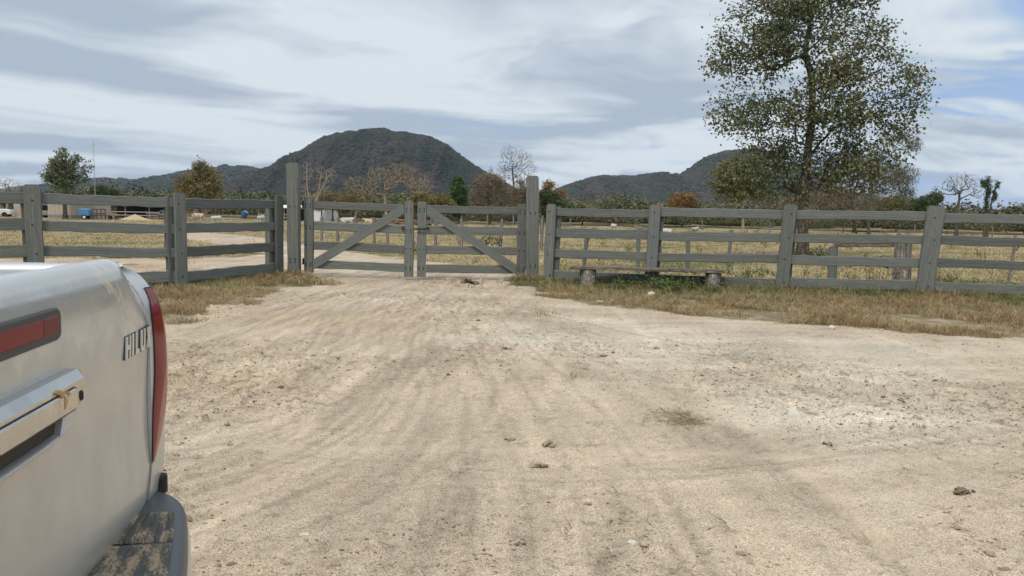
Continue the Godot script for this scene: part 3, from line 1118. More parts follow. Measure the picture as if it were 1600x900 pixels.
	for ch in ["H", "I", "L", "U", "X"]:
		var l := letter(ch)
		var slant := PackedVector2Array()
		for p in l[0]:
			slant.append(Vector2(p.x + p.y * 0.12, p.y))
		var lg := Geo.new()
		lg.prism(slant, 0.003, 0.0095, Color.WHITE, 0.0015, Transform3D(Basis(), Vector3(x, 1.110, -0.003)))
		part("letter", lg, bright, tail)
		var ls := Geo.new()
		var grown := Geometry2D.offset_polygon(slant, 0.0016)
		ls.prism(grown[0], -0.006, 0.0035, Color.WHITE, 0.0, Transform3D(Basis(), Vector3(x, 1.110, 0.0)))  # added dark outline, paints the dark reflection on the letter sides
		part("letter_edge_dark", ls, edge_dark, tail)
		x += l[1] + 0.0122

	# rear corners and bed sides
	var side := Geo.new()
	var rows := [0.69, 0.72, 0.76, 0.80, 0.84, 0.88, 0.92, 0.96, 1.0, 1.04, 1.08, 1.12, 1.16, 1.19, 1.215, 1.24, 1.26, 1.275, 1.29, 1.302]
	var stops := [0.0, 0.03, 0.06, 0.085, 0.11, 0.135, 0.16, 0.185, 0.21, 0.235, 0.26, 0.29, 0.32, 0.45, 0.8, 1.3, 1.72]
	side.sheet(stops.size() - 1, rows.size() - 1, func(a, b): return corner(stops[int(round(a * (stops.size() - 1)))], rows[int(round(b * (rows.size() - 1)))]), Vector3(1, 0, 0.3))
	# rail cap and the inner face of the bed side
	var cap := [Vector2(0.10, 1.302), Vector2(0.13, 1.309), Vector2(0.165, 1.310), Vector2(0.178, 1.303), Vector2(0.184, 1.290), Vector2(0.184, 1.262), Vector2(0.20, 1.258), Vector2(0.212, 1.25), Vector2(0.215, 1.20), Vector2(0.22, 1.17), Vector2(0.24, 1.165), Vector2(0.243, 1.155), Vector2(0.243, 0.86)]
	side.sheet(24, 12, func(a, b):
		var q: Vector2 = cap[int(round(b * 12.0))]
		var z := lerpf(-0.012, -1.55, a * a)
		return Vector3(0.90 - q.x, q.y, minf(z, -0.085) if q.y < 1.29 else minf(z, -0.012 - q.x * 0.35)), Vector3(0, 1, 0))
	for s in [0.0]:
		side.sheet(1, 18, func(a, b): return corner(0.0, lerpf(0.69, 1.30, b)) + Vector3(0, 0, -0.09 * a), Vector3(-1, 0, 0))
	# filler from the corner's top edge to the rail cap
	side.sheet(10, 1, func(a, b):
		var p := corner(a * 0.32, 1.302)
		return p.lerp(Vector3(minf(p.x, 0.795), 1.3105, minf(p.z, -0.05 - 0.11 * a)), b), Vector3.UP)
	# lower side with the wheel arch
	var arch := PackedVector2Array([Vector2(0.10, 0.50), Vector2(0.12, 0.69), Vector2(1.55, 0.69), Vector2(1.55, 0.45), Vector2(1.28, 0.45)])
	for k in 13:
		var a := PI * k / 12.0
		arch.append(Vector2(0.86 + cos(a) * 0.42, 0.45 + sin(a) * 0.2))
	side.prism(arch, 0.0, 0.03, Color.WHITE, 0.004, Transform3D(Basis(Vector3(0, 0, -1), Vector3.UP, Vector3(1, 0, 0)), Vector3(0.862, 0, 0)))
	part("bed_side", side, bare_paint, root)
	part("bed_side", mirrored(side), bare_paint, root)
	var gap_dark := Geo.new()
	gap_dark.box(Vector3(0.70, 0.95, -0.085), Vector3(0.05, 0.46, 0.07), 0.005)  # black box puts shade into the tailgate gap; the lower pieces are rubber
	gap_dark.box(Vector3(0.76, 0.70, -0.07), Vector3(0.12, 0.09, 0.1), 0.02)
	gap_dark.tube([Vector3(0.775, 0.685, -0.03), Vector3(0.79, 0.70, -0.012), Vector3(0.79, 0.73, -0.012), Vector3(0.77, 0.745, -0.03)], [0.012, 0.02, 0.02, 0.012], 8)
	part("gap_shade_rubber", gap_dark, black_plastic, root)
	part("gap_shade_rubber", mirrored(gap_dark), black_plastic, root)

	# tail lamps: the red lens follows the corner and swells in the middle
	var lens := Geo.new()
	var lens_at := func(a: float, b: float) -> Vector3:
		var y := lerpf(0.806, 1.246, b)
		var in_s := 0.001 + 0.029 * smoothstep(0.88, 1.06, y) + 0.03 * smoothstep(1.16, 1.246, y)
		var wide := 0.20 * pow(clampf((y - 0.80) / 0.25, 0.0, 1.0), 0.75)
		var s := in_s + wide * a
		var lift := 0.002 + 0.006 * sin(PI * clampf(b, 0.0, 1.0)) * pow(sin(PI * clampf(a, 0.02, 0.98)), 0.6)
		return corner(s, y - (0.012 * a if b > 0.9 else 0.0), lift)
	lens.sheet(20, 30, func(a, b): return lens_at.call(a * 0.36, b), Vector3(0.4, 0, 1))
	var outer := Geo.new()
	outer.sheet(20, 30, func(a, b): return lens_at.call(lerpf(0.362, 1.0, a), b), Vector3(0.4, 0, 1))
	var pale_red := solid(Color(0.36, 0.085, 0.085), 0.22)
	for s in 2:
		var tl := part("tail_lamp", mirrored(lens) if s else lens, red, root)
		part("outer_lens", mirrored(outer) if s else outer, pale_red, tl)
	var trim := Geo.new()
	var tp := []
	for k in 31:
		tp.append(lens_at.call(0.0, k / 30.0) + Vector3(-0.002, 0, -0.002))
	for k in 11:
		tp.append(lens_at.call(k / 10.0, 1.0) + Vector3(0, 0.002, -0.002))
	trim.tube(tp, tp.map(func(_p): return 0.0016), 5, Color.WHITE, false)
	part("lamp_seal", trim, black_plastic, root)

	# bed
	var bed := Geo.new()
	bed.box(Vector3(0, 0.84, -0.82), Vector3(1.32, 0.03, 1.46), 0.004)
	for k in 9:
		bed.box(Vector3(-0.56 + k * 0.14, 0.858, -0.82), Vector3(0.06, 0.012, 1.44), 0.004)
	part("bed_floor", bed, solid(Color(0.10, 0.10, 0.10), 0.6), root)
	var wall := Geo.new()
	wall.box(Vector3(0, 1.06, -1.575), Vector3(1.76, 0.48, 0.05), 0.015)
	part("bed_front_wall", wall, bare_paint, root)
	# bumper: painted face below, grey step on top with two ribbed pads
	var shape := [Vector2(0.0, 0.20), Vector2(0.2, 0.186), Vector2(0.3, 0.169), Vector2(0.4, 0.149), Vector2(0.5, 0.126), Vector2(0.58, 0.106), Vector2(0.65, 0.087), Vector2(0.71, 0.060), Vector2(0.755, 0.025), Vector2(0.785, -0.02), Vector2(0.80, -0.08), Vector2(0.805, -0.2)]
	var cut := [Vector2(-0.20, 0.700), Vector2(-0.10, 0.706), Vector2(-0.035, 0.707), Vector2(-0.018, 0.704), Vector2(-0.006, 0.695), Vector2(0.0, 0.68), Vector2(0.002, 0.655)]
	var lower := [Vector2(0.0, 0.652), Vector2(0.006, 0.64), Vector2(0.008, 0.60), Vector2(0.004, 0.54), Vector2(-0.012, 0.49), Vector2(-0.04, 0.465), Vector2(-0.10, 0.46)]
	var swept := func(a: float, q: Vector2) -> Vector3:
		var s: float = a * 2.0 - 1.0
		var p := spline(shape, absf(s))
		var p2 := spline(shape, minf(absf(s) + 0.01, 1.0))
		var p1 := spline(shape, maxf(absf(s) - 0.01, 0.0))
		var d := (p2 - p1).normalized()
		var nn := Vector2(-d.y, d.x)
		if nn.y < 0.0 and absf(s) < 0.5:
			nn = -nn
		var r := p + nn * q.x
		r.x = maxf(r.x, 0.0)
		return Vector3(r.x * signf(s), q.y, maxf(r.y, -0.2))
	var top := Geo.new()
	top.sheet(80, 24, func(a, b): return swept.call(a, spline(cut, b)), Vector3.UP)
	part("bumper_step", top, grey_plastic, root)
	var low := Geo.new()
	low.sheet(80, 24, func(a, b): return swept.call(a, spline(lower, b)), Vector3.BACK)
	part("bumper", low, bare_paint, root)
	var rubber := rubber_material()
	for e in [[-0.43, 0.425], [0.433, 0.60], [-0.60, -0.438]]:
		var pad := Geo.new()
		var x0: float = e[0]
		var x1: float = e[1]
		pad.sheet(30, 44, func(a, b):
			var xx := lerpf(x0, x1, a)
			var zf: float = spline(shape, absf(xx) / 0.805 * 0.98).y * 0.0 + _depth_at(shape, absf(xx)) - 0.028
			var zz := lerpf(-0.03, zf, b)
			var groove := 0.0
			for q in 6:
				groove = maxf(groove, 1.0 - absf(b - (q + 0.7) / 6.6) * 60.0)
			var edge := minf(minf(a, 1.0 - a) * absf(x1 - x0), minf(b, 1.0 - b) * 0.15)
			return Vector3(xx, 0.7075 + 0.0065 * clampf(edge / 0.006, 0.0, 1.0) - 0.0045 * clampf(groove, 0.0, 1.0), zz), Vector3.UP, func(a, b): return Vector2(lerpf(x0, x1, a) * 1.6, b * 0.25 + 0.1))
		part("step_pad", pad, rubber, root)
	# rear wheels
	for s in [-1.0, 1.0]:
		var tyre := Geo.new()
		tyre.sheet(28, 10, func(a, b):
			var q: float = b * TAU
			var rr := 0.31 + 0.075 * clampf(cos(q) * 1.4, -1, 1)
			return Vector3(s * 0.745 + 0.12 * clampf(sin(q) * 1.3, -1, 1), 0.385 + sin(a * TAU) * rr, -0.86 + cos(a * TAU) * rr), Vector3(0, 0, 0))
		var rim := Geo.new()
		rim.tube([Vector3(s * 0.70, 0.385, -0.86), Vector3(s * 0.82, 0.385, -0.86)], [0.24, 0.22], 20)
		var t := part("wheel", tyre, solid(Color(0.02, 0.02, 0.02), 0.85), root)
		part("wheel_rim", rim, chrome, t)
	# the back of the cab
	var cab := Geo.new()
	var cs := [Vector2(0.86, 0.5), Vector2(0.90, 0.7), Vector2(0.90, 1.05), Vector2(0.86, 1.22), Vector2(0.74, 1.66), Vector2(0.66, 1.75), Vector2(0.5, 1.79)]
	cab.sheet(12, 8, func(a, b):
		var s: float = a * 2.0 - 1.0
		var q: Vector2 = spline(cs, 1.0 - absf(s)) if absf(s) > 0.0001 else cs[-1]
		return Vector3(q.x * (signf(s) if absf(s) > 0.01 else 0.0), q.y, -1.62 - b * 1.5), Vector3.UP)
	var back := PackedVector2Array()
	for k in 7:
		back.append(cs[k])
	for k in 7:
		back.append(Vector2(-cs[6 - k].x, cs[6 - k].y))
	cab.prism(back, -1.66, -1.62)
	part("cab", cab, bare_paint, root)
	var pane := Geo.new()
	pane.prism(rounded(-0.6, 0.6, 1.26, 1.64, 0.05), -1.62, -1.612)
	part("rear_window", pane, solid(Color(0.01, 0.012, 0.014), 0.05), root)


func _depth_at(shape: Array, x: float) -> float:
	for k in shape.size() - 1:
		if x <= shape[k + 1].x:
			return lerpf(shape[k].y, shape[k + 1].y, (x - shape[k].x) / maxf(shape[k + 1].x - shape[k].x, 0.001))
	return -0.1


func rubber_material() -> StandardMaterial3D:
	var w := 512
	var f := noise(81, 0.012, 4)
	var f2 := noise(82, 0.06, 3)
	var rgb := PackedByteArray()
	rgb.resize(w * w * 3)
	for k in w * w:
		var x := k % w
		var y := k / w
		var d := clampf((f.get_noise_2d(x * 0.6, y * 2.2) * 1.5 + f2.get_noise_2d(x, y * 3.0) * 0.8 + 0.28) * 1.3, 0.0, 1.0)
		rgb[k * 3] = int(lerpf(74, 158, d))
		rgb[k * 3 + 1] = int(lerpf(72, 136, d))
		rgb[k * 3 + 2] = int(lerpf(68, 108, d))
	var m := StandardMaterial3D.new()
	m.albedo_texture = rgb_texture(w, w, rgb)
	m.roughness = 0.75
	return m


# ---------------------------------------------------------------- trees
func leaf_mesh(long: float, wide: float, fold: float) -> Mesh:
	var g := Geo.new()
	var p := [Vector3(0, 0, 0), Vector3(long * 0.35, fold, wide * 0.5), Vector3(long * 0.75, fold * 0.8, wide * 0.36), Vector3(long, -fold * 0.3, 0), Vector3(long * 0.75, fold * 0.8, -wide * 0.36), Vector3(long * 0.35, fold, -wide * 0.5), Vector3(long * 0.55, -fold * 0.2, 0)]
	for f in [[0, 1, 6], [1, 2, 6], [2, 3, 6], [3, 4, 6], [4, 5, 6], [5, 0, 6]]:
		g.face([p[f[0]], p[f[1]], p[f[2]]], Vector3.UP)
	return g.mesh()


func spray_mesh(sd: int, count: int, reach: float, size: float) -> Mesh:
	# a small spray of leaves for trees far away
	var r := RandomNumberGenerator.new()
	r.seed = sd
	var g := Geo.new()
	for k in count:
		var c := Vector3(r.randfn(0, 1), r.randfn(0, 1), r.randfn(0, 1)).normalized() * reach * pow(r.randf(), 0.5)
		var d := Vector3(r.randfn(0, 1), r.randfn(0, 0.7), r.randfn(0, 1)).normalized()
		var s := d.cross(Vector3(r.randfn(0, 1), r.randfn(0, 1), r.randfn(0, 1))).normalized()
		var z := size * r.randf_range(0.6, 1.3)
		var t := r.randf_range(0.7, 1.3)
		g.face([c - d * z, c + s * z * 0.5, c + d * z, c - s * z * 0.5], Vector3.UP, Color(t, t, t))
	return g.mesh()


# Grows a skeleton from trunk lines to points spread through the crown, then covers it with tapering bark.
# o: trunks, radius, blobs [x, y, rx, ry], points, seg, tip (twig radius), wob, power, depth (crown depth factor), sides
func grow(o: Dictionary, sd: int) -> Dictionary:
	var r := RandomNumberGenerator.new()
	r.seed = sd
	var pos := PackedVector3Array()
	var par := PackedInt32Array()
	var dir := PackedVector3Array()
	var fixed := PackedFloat32Array()
	var seg: float = o.seg
	for trunk in o.trunks:
		var c := Curve3D.new()
		for k in trunk.size():
			var q: Vector3 = (trunk[mini(k + 1, trunk.size() - 1)] - trunk[maxi(k - 1, 0)]) * 0.16
			c.add_point(trunk[k] + (Vector3(r.randfn(0, 0.03), 0, r.randfn(0, 0.06)) * trunk[k].y * 0.3 if k else Vector3()), -q, q)
		var length := c.get_baked_length()
		var count := maxi(3, int(length / seg))
		for k in count + 1:
			pos.append(c.sample_baked(length * k / count))
			par.append(pos.size() - 2 if k else -1)
			dir.append((c.sample_baked(minf(length * k / count + 0.1, length)) - c.sample_baked(maxf(length * k / count - 0.1, 0.0))).normalized())
			fixed.append(lerpf(o.radius, o.radius * 0.2, pow(k / float(count), 0.8)))
	var trunk_nodes := pos.size()
	var low: float = o.get("clear", 0.25)
	var top := 0.0
	for k in trunk_nodes:
		top = maxf(top, pos[k].y)
	# crown points, by volume of the blobs
	var weights := []
	var sum := 0.0
	for b in o.blobs:
		sum += pow(b[2] * b[3], 0.9)
		weights.append(sum)
	var aims := []
	while aims.size() < o.points:
		var pick := r.randf() * sum
		var k := 0
		while weights[k] < pick:
			k += 1
		var b: Array = o.blobs[k]
		var q := Vector3(r.randfn(0, 1), r.randfn(0, 1), r.randfn(0, 1)).normalized() * pow(r.randf(), o.get("hollow", 0.42))
		var deep: float = b[2] * o.get("depth", 0.85)
		var zc := 0.0 if o.blobs.size() < 3 else sin(k * 2.4) * deep * 0.5
		aims.append(Vector3(b[0] + q.x * b[2], b[1] + q.y * b[3], zc + q.z * deep))
	var mid := pos[trunk_nodes / 2]
	var spine := pos.slice(0, trunk_nodes)
	aims.sort_custom(func(a, b):
		var da := 1e9
		var db := 1e9
		for k in range(0, spine.size(), 2):
			da = minf(da, spine[k].distance_squared_to(a))
			db = minf(db, spine[k].distance_squared_to(b))
		return da < db)
	var tips := []
	var wob: float = o.wob
	for aim in aims:
		var best := -1
		var cost := 1e9
		for k in pos.size():
			var p := pos[k]
			if k < trunk_nodes and p.y < top * low:
				continue
			var d := p.distance_squared_to(aim)
			if d > cost:
				continue
			# growth turns outward and upward, not back on itself
			var lean: float = (aim - p).normalized().dot(dir[k])
			d *= 1.0 + (0.9 if lean < 0.1 else 0.0) + (0.5 if aim.y < p.y else 0.0)
			if d < cost:
				cost = d
				best = k
		if best < 0:
			continue
		var from := pos[best]
		var span := from.distance_to(aim)
		if span < seg * 0.25:
			continue
		var count := maxi(1, int(span / seg))
		var bend: Vector3 = dir[best] * span * 0.35
		var prev := best
		var kick := Vector3(r.randfn(0, 1), r.randfn(0, 1), r.randfn(0, 1)) * wob * span
		for k in range(1, count + 1):
			var t := k / float(count)
			var p := from.lerp(aim, t) + bend * t * (1.0 - t) + kick * sin(PI * t) + Vector3(r.randfn(0, 1), r.randfn(0, 1), r.randfn(0, 1)) * wob * seg * (0.9 if k < count else 0.2)
			pos.append(p)
			par.append(prev)
			dir.append((p - pos[prev]).normalized())
			fixed.append(0.0)
			prev = pos.size() - 1
		tips.append(prev)
	var rad := PackedFloat32Array()
	rad.resize(pos.size())
	var power: float = o.get("power", 2.3)
	var acc := PackedFloat32Array()
	acc.resize(pos.size())
	var tip: float = o.tip
	for k in range(pos.size() - 1, -1, -1):
		var a := maxf(acc[k], pow(tip, power))
		rad[k] = pow(a, 1.0 / power)
		if par[k] >= 0:
			acc[par[k]] += a * 1.03
	# the given trunk radius rules; limbs are scaled to fit it
	var fit: float = minf(1.0, o.radius * 0.85 / maxf(rad[int(trunk_nodes * low)], 0.01)) if o.trunks.size() == 1 else 1.0
	for k in pos.size():
		if k < trunk_nodes:
			rad[k] = maxf(fixed[k], minf(rad[k] * fit, o.radius))
		else:
			rad[k] = maxf(tip, minf(rad[k] * fit, rad[par[k]]))
	return {"pos": pos, "par": par, "rad": rad, "dir": dir, "tips": tips, "trunk": trunk_nodes, "low": low}


func bark_mesh(s: Dictionary, from: int, to: int, sides: int, flare := 0.0) -> Geo:
	var g := Geo.new()
	var pos: PackedVector3Array = s.pos
	var par: PackedInt32Array = s.par
	var rad: PackedFloat32Array = s.rad
	for k in range(from, to):
		if par[k] < 0:
			continue
		var a := pos[par[k]]
		var b := pos[k]
		var d := (b - a).normalized()
		if d.length() < 0.5:
			continue
		var r0 := minf(rad[par[k]], rad[k] * 1.25)
		var r1 := rad[k]
		if par[k] < s.trunk and k < s.trunk:
			r0 = rad[par[k]] * (1.0 + flare * exp(-a.y / 0.35))
			r1 = rad[k] * (1.0 + flare * exp(-b.y / 0.35))
		var n := sides if r1 > 0.03 else (5 if r1 > 0.012 else 3)
		var u := d.cross(Vector3.FORWARD if absf(d.z) < 0.8 else Vector3.RIGHT).normalized()
		var w := d.cross(u)
		var first := g.v.size()
		var run := a.y + a.x * 0.3
		b += d * r1 * 0.3
		for q in n + 1:
			var t := TAU * q / n
			var nn := u * cos(t) + w * sin(t)
			g.vert(a + nn * r0, nn, Vector2(run, q / float(n)))
			g.vert(b + nn * r1, nn, Vector2(run + a.distance_to(b), q / float(n)))
		for q in n:
			g.quad(first + q * 2, first + q * 2 + 1, first + q * 2 + 3, first + q * 2 + 2)
	return g


func tree(called: String, label: String, at: Vector3, trunks: Array, blobs: Array, o: Dictionary, sd: int, group := "") -> Node3D:
	at.y = land(at.x, at.z) - 0.05
	var root := thing(called, label, "tree" if not called.ends_with("bush") else "bush", at, 0.0, group)
	o.trunks = trunks
	o.blobs = blobs
	var s := grow(o, sd)
	var col: Material = o.get("bark", bark)
	part("trunk", bark_mesh(s, 0, s.trunk, o.get("sides", 7), 0.5), col, root)
	var limbs := bark_mesh(s, s.trunk, s.pos.size(), 5)
	part("branches", limbs, o.get("twig_bark", col), root).set_meta("kind", "stuff")
	if o.get("leaves", 0) > 0:
		var r := RandomNumberGenerator.new()
		r.seed = sd + 1
		var places := []
		var colors := []
		var palette: Array = o.palette
		var clumps := noise(sd + 3, 0.45 / maxf(o.get("clump", 1.0), 0.1), 2)
		var reach: float = o.reach
		var hang: float = o.get("hang", 0.0)
		for tip in s.tips:
			var k: int = tip
			var p0: Vector3 = s.pos[k]
			var density := clampf(1.0 + clumps.get_noise_3dv(p0) * o.get("patchy", 1.2), 0.15, 2.0)
			for q in int(round(o.leaves * density + r.randf() * 0.9)):
				var back: Vector3 = s.pos[s.par[k]] if s.par[k] >= 0 else p0
				var p := p0.lerp(back, r.randf() * 0.8) + Vector3(r.randfn(0, 1), r.randfn(0, 0.8), r.randfn(0, 1)) * reach * 0.6
				var b := Basis(Vector3(r.randfn(0, 1), r.randfn(0, 1), r.randfn(0, 1)).normalized(), r.randf() * TAU)
				if hang > 0.0:
					# leaves hang from their stalks
					var down := Vector3(r.randfn(0, 0.4), -1.0, r.randfn(0, 0.4)).normalized()
					var x := b.x.lerp(down, hang).normalized()
					var z := x.cross(b.y).normalized()
					b = Basis(x, z.cross(x), z)
				places.append(Transform3D(b.scaled(Vector3.ONE * r.randf_range(0.65, 1.25)), p))
				var c: Color = palette[r.randi() % palette.size()]
				var shift := clampf(0.5 + clumps.get_noise_3dv(p + Vector3(50, 0, 0)) * 1.3, 0.0, 1.0)
				c = c.lerp(palette[0] if shift < 0.5 else palette[-1], absf(shift - 0.5) * 1.4)
				c = c * r.randf_range(0.75, 1.3)
				colors.append(c)
		scatter("crown", o.leaf, leafy, places, colors, root)
	return root


func merge(a: Dictionary, b: Dictionary) -> Dictionary:
	var o := a.duplicate()
	o.merge(b, true)
	return o


func build_trees() -> void:
	var big_leaf := leaf_mesh(0.115, 0.095, 0.018)
	var willow_leaf := leaf_mesh(0.34, 0.06, 0.01)
	var far_spray := spray_mesh(1, 9, 0.28, 0.13)
	var dry_spray := spray_mesh(2, 8, 0.30, 0.09)
	var green := [Color(0.20, 0.19, 0.10), Color(0.135, 0.16, 0.085), Color(0.10, 0.135, 0.07), Color(0.165, 0.165, 0.085), Color(0.14, 0.175, 0.095)]
	var olive := [Color(0.23, 0.185, 0.08), Color(0.16, 0.17, 0.07), Color(0.19, 0.185, 0.075), Color(0.14, 0.16, 0.07)]
	var yellowish := [Color(0.27, 0.20, 0.08), Color(0.19, 0.17, 0.065), Color(0.15, 0.15, 0.06), Color(0.22, 0.19, 0.075)]
	var brown := [Color(0.22, 0.155, 0.085), Color(0.18, 0.14, 0.075), Color(0.26, 0.20, 0.115), Color(0.15, 0.135, 0.068)]
	var orange := [Color(0.32, 0.18, 0.05), Color(0.27, 0.16, 0.055), Color(0.22, 0.15, 0.06), Color(0.34, 0.215, 0.065)]
	var deep := [Color(0.05, 0.085, 0.03), Color(0.07, 0.105, 0.036), Color(0.09, 0.12, 0.04)]
	var dry := {"points": 420, "seg": 0.5, "tip": 0.016, "wob": 0.13, "leaves": 0, "bark": pale_bark, "twig_bark": pale_bark, "radius": 0.2, "hollow": 0.38}
	var bushy := {"points": 420, "seg": 0.55, "tip": 0.014, "wob": 0.12, "leaves": 5, "leaf": far_spray, "reach": 0.55, "palette": olive, "radius": 0.16, "bark": bark, "clear": 0.3, "patchy": 1.2}
	var twiggy := merge(bushy, {"leaves": 4, "leaf": dry_spray, "palette": brown, "reach": 0.5, "twig_bark": pale_bark})
	tree("tall_tree", "tall leafy tree with a dark trunk behind the right fence", Vector3(11.3, 0, -28.8), [[Vector3(0.00, 0.00, 0.00), Vector3(-0.07, 2.13, 0.00), Vector3(-0.02, 4.09, 0.00), Vector3(-0.03, 5.54, 0.00), Vector3(-0.14, 6.97, 0.00), Vector3(-0.39, 7.91, 0.00), Vector3(-0.35, 8.86, 0.00), Vector3(-0.60, 10.26, 0.00)]], [[-2.67, 8.34, 1.45, 1.12], [-1.65, 9.54, 1.87, 1.12], [0.52, 9.7, 2.12, 1.25], [1.36, 7.83, 1.75, 1.3], [-0.77, 11.07, 2.37, 1.12], [1.53, 10.76, 1.25, 0.87], [3.05, 6.32, 1.15, 1.25], [3.79, 7.15, 0.65, 0.35], [2.55, 4.62, 1.45, 1.25], [-2.95, 5.67, 1.25, 0.95], [-1.17, 5.39, 1.62, 1.37], [0.5, 6.03, 1.62, 1.45], [-0.1, 3.84, 2.12, 1.2], [-1.83, 3.93, 1.12, 0.95], [1.41, 3.34, 1.37, 0.95], [-0.82, 2.6, 1.05, 0.55], [-1.52, 8.17, 1.2, 0.95], [-2.3, 7.28, 1.1, 0.7], [-3.48, 7.61, 0.65, 0.75]], merge(bushy, {"points": 2700, "seg": 0.3, "tip": 0.008, "wob": 0.10, "leaves": 10, "leaf": big_leaf, "reach": 0.34, "palette": green, "radius": 0.235, "sides": 12, "clear": 0.24, "patchy": 1.8, "hang": 0.35, "depth": 0.8, "power": 2.45, "hollow": 0.36}), 907)
	tree("round_tree", "small round dark tree before the beige shed on the left", Vector3(-53.2, 0, -88.0), [[Vector3(0.00, 0.00, 0.00), Vector3(0.01, 2.45, 0.00), Vector3(-0.05, 4.70, 0.00), Vector3(-0.06, 6.57, 0.00)]], [[-0.06, 6.57, 1.52, 1.52], [-0.79, 5.28, 1.52, 1.37], [1.27, 5.63, 1.52, 1.83], [0.3, 3.96, 1.98, 1.52], [0.06, 7.69, 0.76, 0.61]], merge(bushy, {"palette": green, "points": 330, "radius": 0.26, "leaves": 3, "clear": 0.4, "reach": 0.45, "patchy": 2.0}), 914)
	tree("bare_tree", "pale bare tree at the far left edge of the view", Vector3(-75.2, 0, -110.0), [[Vector3(0.00, 0.00, 0.00), Vector3(0.31, 2.53, 0.00), Vector3(0.59, 4.41, 0.00)]], [[0.41, 4.6, 2.48, 1.24], [-1.22, 4.19, 1.9, 1.24]], merge(dry, {"points": 260}), 921)
	tree("olive_tree", "olive tree with a sparse top behind the left fence", Vector3(-44.4, 0, -105.0), [[Vector3(0.00, 0.00, 0.00), Vector3(0.06, 3.04, 0.00), Vector3(-0.07, 5.28, 0.00)]], [[-1.0, 3.92, 2.36, 1.27], [1.26, 3.97, 2.18, 1.45], [-0.24, 5.72, 2.73, 1.45], [2.18, 5.33, 1.18, 1.09], [-2.06, 4.97, 1.27, 0.91], [0.24, 7.52, 1.18, 0.73], [1.76, 6.83, 0.55, 0.45]], merge(bushy, {"palette": yellowish, "points": 420, "radius": 0.2, "clear": 0.2}), 928)
	tree("bare_tree", "vase-shaped bare brown tree just right of the left gate post", Vector3(-27.2, 0, -100.0), [[Vector3(0, 0, 0), Vector3(-0.1, 2, 0), Vector3(-0.5, 5, 0.1), Vector3(-0.62, 8.2, 0)], [Vector3(0, 0, 0), Vector3(0.2, 2, 0), Vector3(0.9, 4.6, -0.3), Vector3(1.3, 7.3, -0.4)], [Vector3(0, 0, 0), Vector3(0.3, 1.8, 0.1), Vector3(1.5, 4.6, 0.5), Vector3(2.9, 7.2, 0.7)], [Vector3(0, 0, 0), Vector3(-0.2, 1.6, -0.1), Vector3(-0.8, 3.4, -0.2), Vector3(-1.1, 5.4, -0.3)]], [[-0.56, 6.85, 0.87, 1.73], [1.15, 6.29, 1.21, 1.56], [2.44, 6.57, 1.04, 1.21], [-0.75, 4.12, 0.87, 1.56], [1.57, 4.59, 1.3, 0.87]], merge(dry, {"points": 420, "radius": 0.11, "tip": 0.013, "wob": 0.05, "clear": 0.25}), 935)
	tree("bare_tree", "wide flat-topped bare tree behind the left gate leaf", Vector3(-17.9, 0, -105.0), [[Vector3(0.00, 0.00, 0.00), Vector3(-0.20, 2.51, 0.00), Vector3(-0.39, 4.48, 0.00)]], [[-4.0, 5.75, 2.36, 1.27], [-0.39, 6.45, 2.73, 1.64], [3.21, 6.79, 2.73, 1.45], [5.02, 5.49, 2.0, 1.27], [-2.64, 4.43, 2.36, 0.73], [-5.35, 5.27, 1.09, 0.73], [1.85, 7.92, 1.82, 0.91], [-1.3, 7.5, 1.64, 0.73]], merge(dry, {"points": 900, "radius": 0.24, "tip": 0.018, "wob": 0.09, "leaves": 0.3, "leaf": dry_spray, "reach": 0.5, "palette": brown, "clear": 0.4, "patchy": 1.5}), 942)
	tree("green_tree", "bright green narrow tree behind the right gate leaf", Vector3(-8.4, 0, -115.0), [[Vector3(0.00, 0.00, 0.00), Vector3(-0.05, 4.03, 0.00), Vector3(-0.18, 6.48, 0.00)]], [[-0.13, 3.04, 1.39, 1.79], [-0.16, 5.01, 1.19, 1.39], [-0.28, 6.47, 0.7, 0.8]], merge(bushy, {"palette": [Color(0.08, 0.135, 0.04), Color(0.11, 0.16, 0.05), Color(0.06, 0.11, 0.035)], "points": 320, "leaves": 8, "reach": 0.4, "clear": 0.12, "patchy": 0.5}), 949)
	tree("brown_tree", "broad rounded brown tree, half leafless, left of the right gate post", Vector3(-3.8, 0, -120.0), [[Vector3(0.00, 0.00, 0.00), Vector3(-0.15, 2.70, 0.00), Vector3(-0.40, 5.26, 0.00)]], [[-0.61, 5.26, 3.32, 3.53], [1.99, 4.29, 2.49, 3.12], [-2.13, 3.69, 1.87, 2.29], [0.18, 7.32, 2.7, 1.56]], merge(twiggy, {"points": 1000, "leaves": 2.5, "radius": 0.25, "clear": 0.15}), 956)
	tree("bare_tree", "tallest bare tree, its twigs on the sky by the right gate post", Vector3(0.1, 0, -125.0), [[Vector3(0.00, 0.00, 0.00), Vector3(-0.11, 5.51, 0.00), Vector3(-0.52, 9.75, 0.00)]], [[-1.09, 11.85, 1.73, 1.52], [1.07, 10.84, 2.16, 1.95], [-0.49, 8.69, 2.6, 1.95], [2.71, 9.29, 1.3, 1.73], [-2.12, 9.51, 1.3, 1.3]], merge(dry, {"points": 1500, "radius": 0.2, "wob": 0.09, "tip": 0.015, "seg": 0.4, "twig_bark": bark, "bark": bark, "clear": 0.5}), 963)
	tree("brown_tree", "brown scrubby tree partly hidden by the right gate post", Vector3(1.6, 0, -118.0), [[Vector3(0.00, 0.00, 0.00), Vector3(-0.06, 3.30, 0.00), Vector3(-0.09, 4.81, 0.00)]], [[-0.4, 4.81, 2.04, 2.66], [1.34, 4.14, 1.23, 2.04]], merge(twiggy, {"points": 420, "radius": 0.18, "clear": 0.15}), 970)
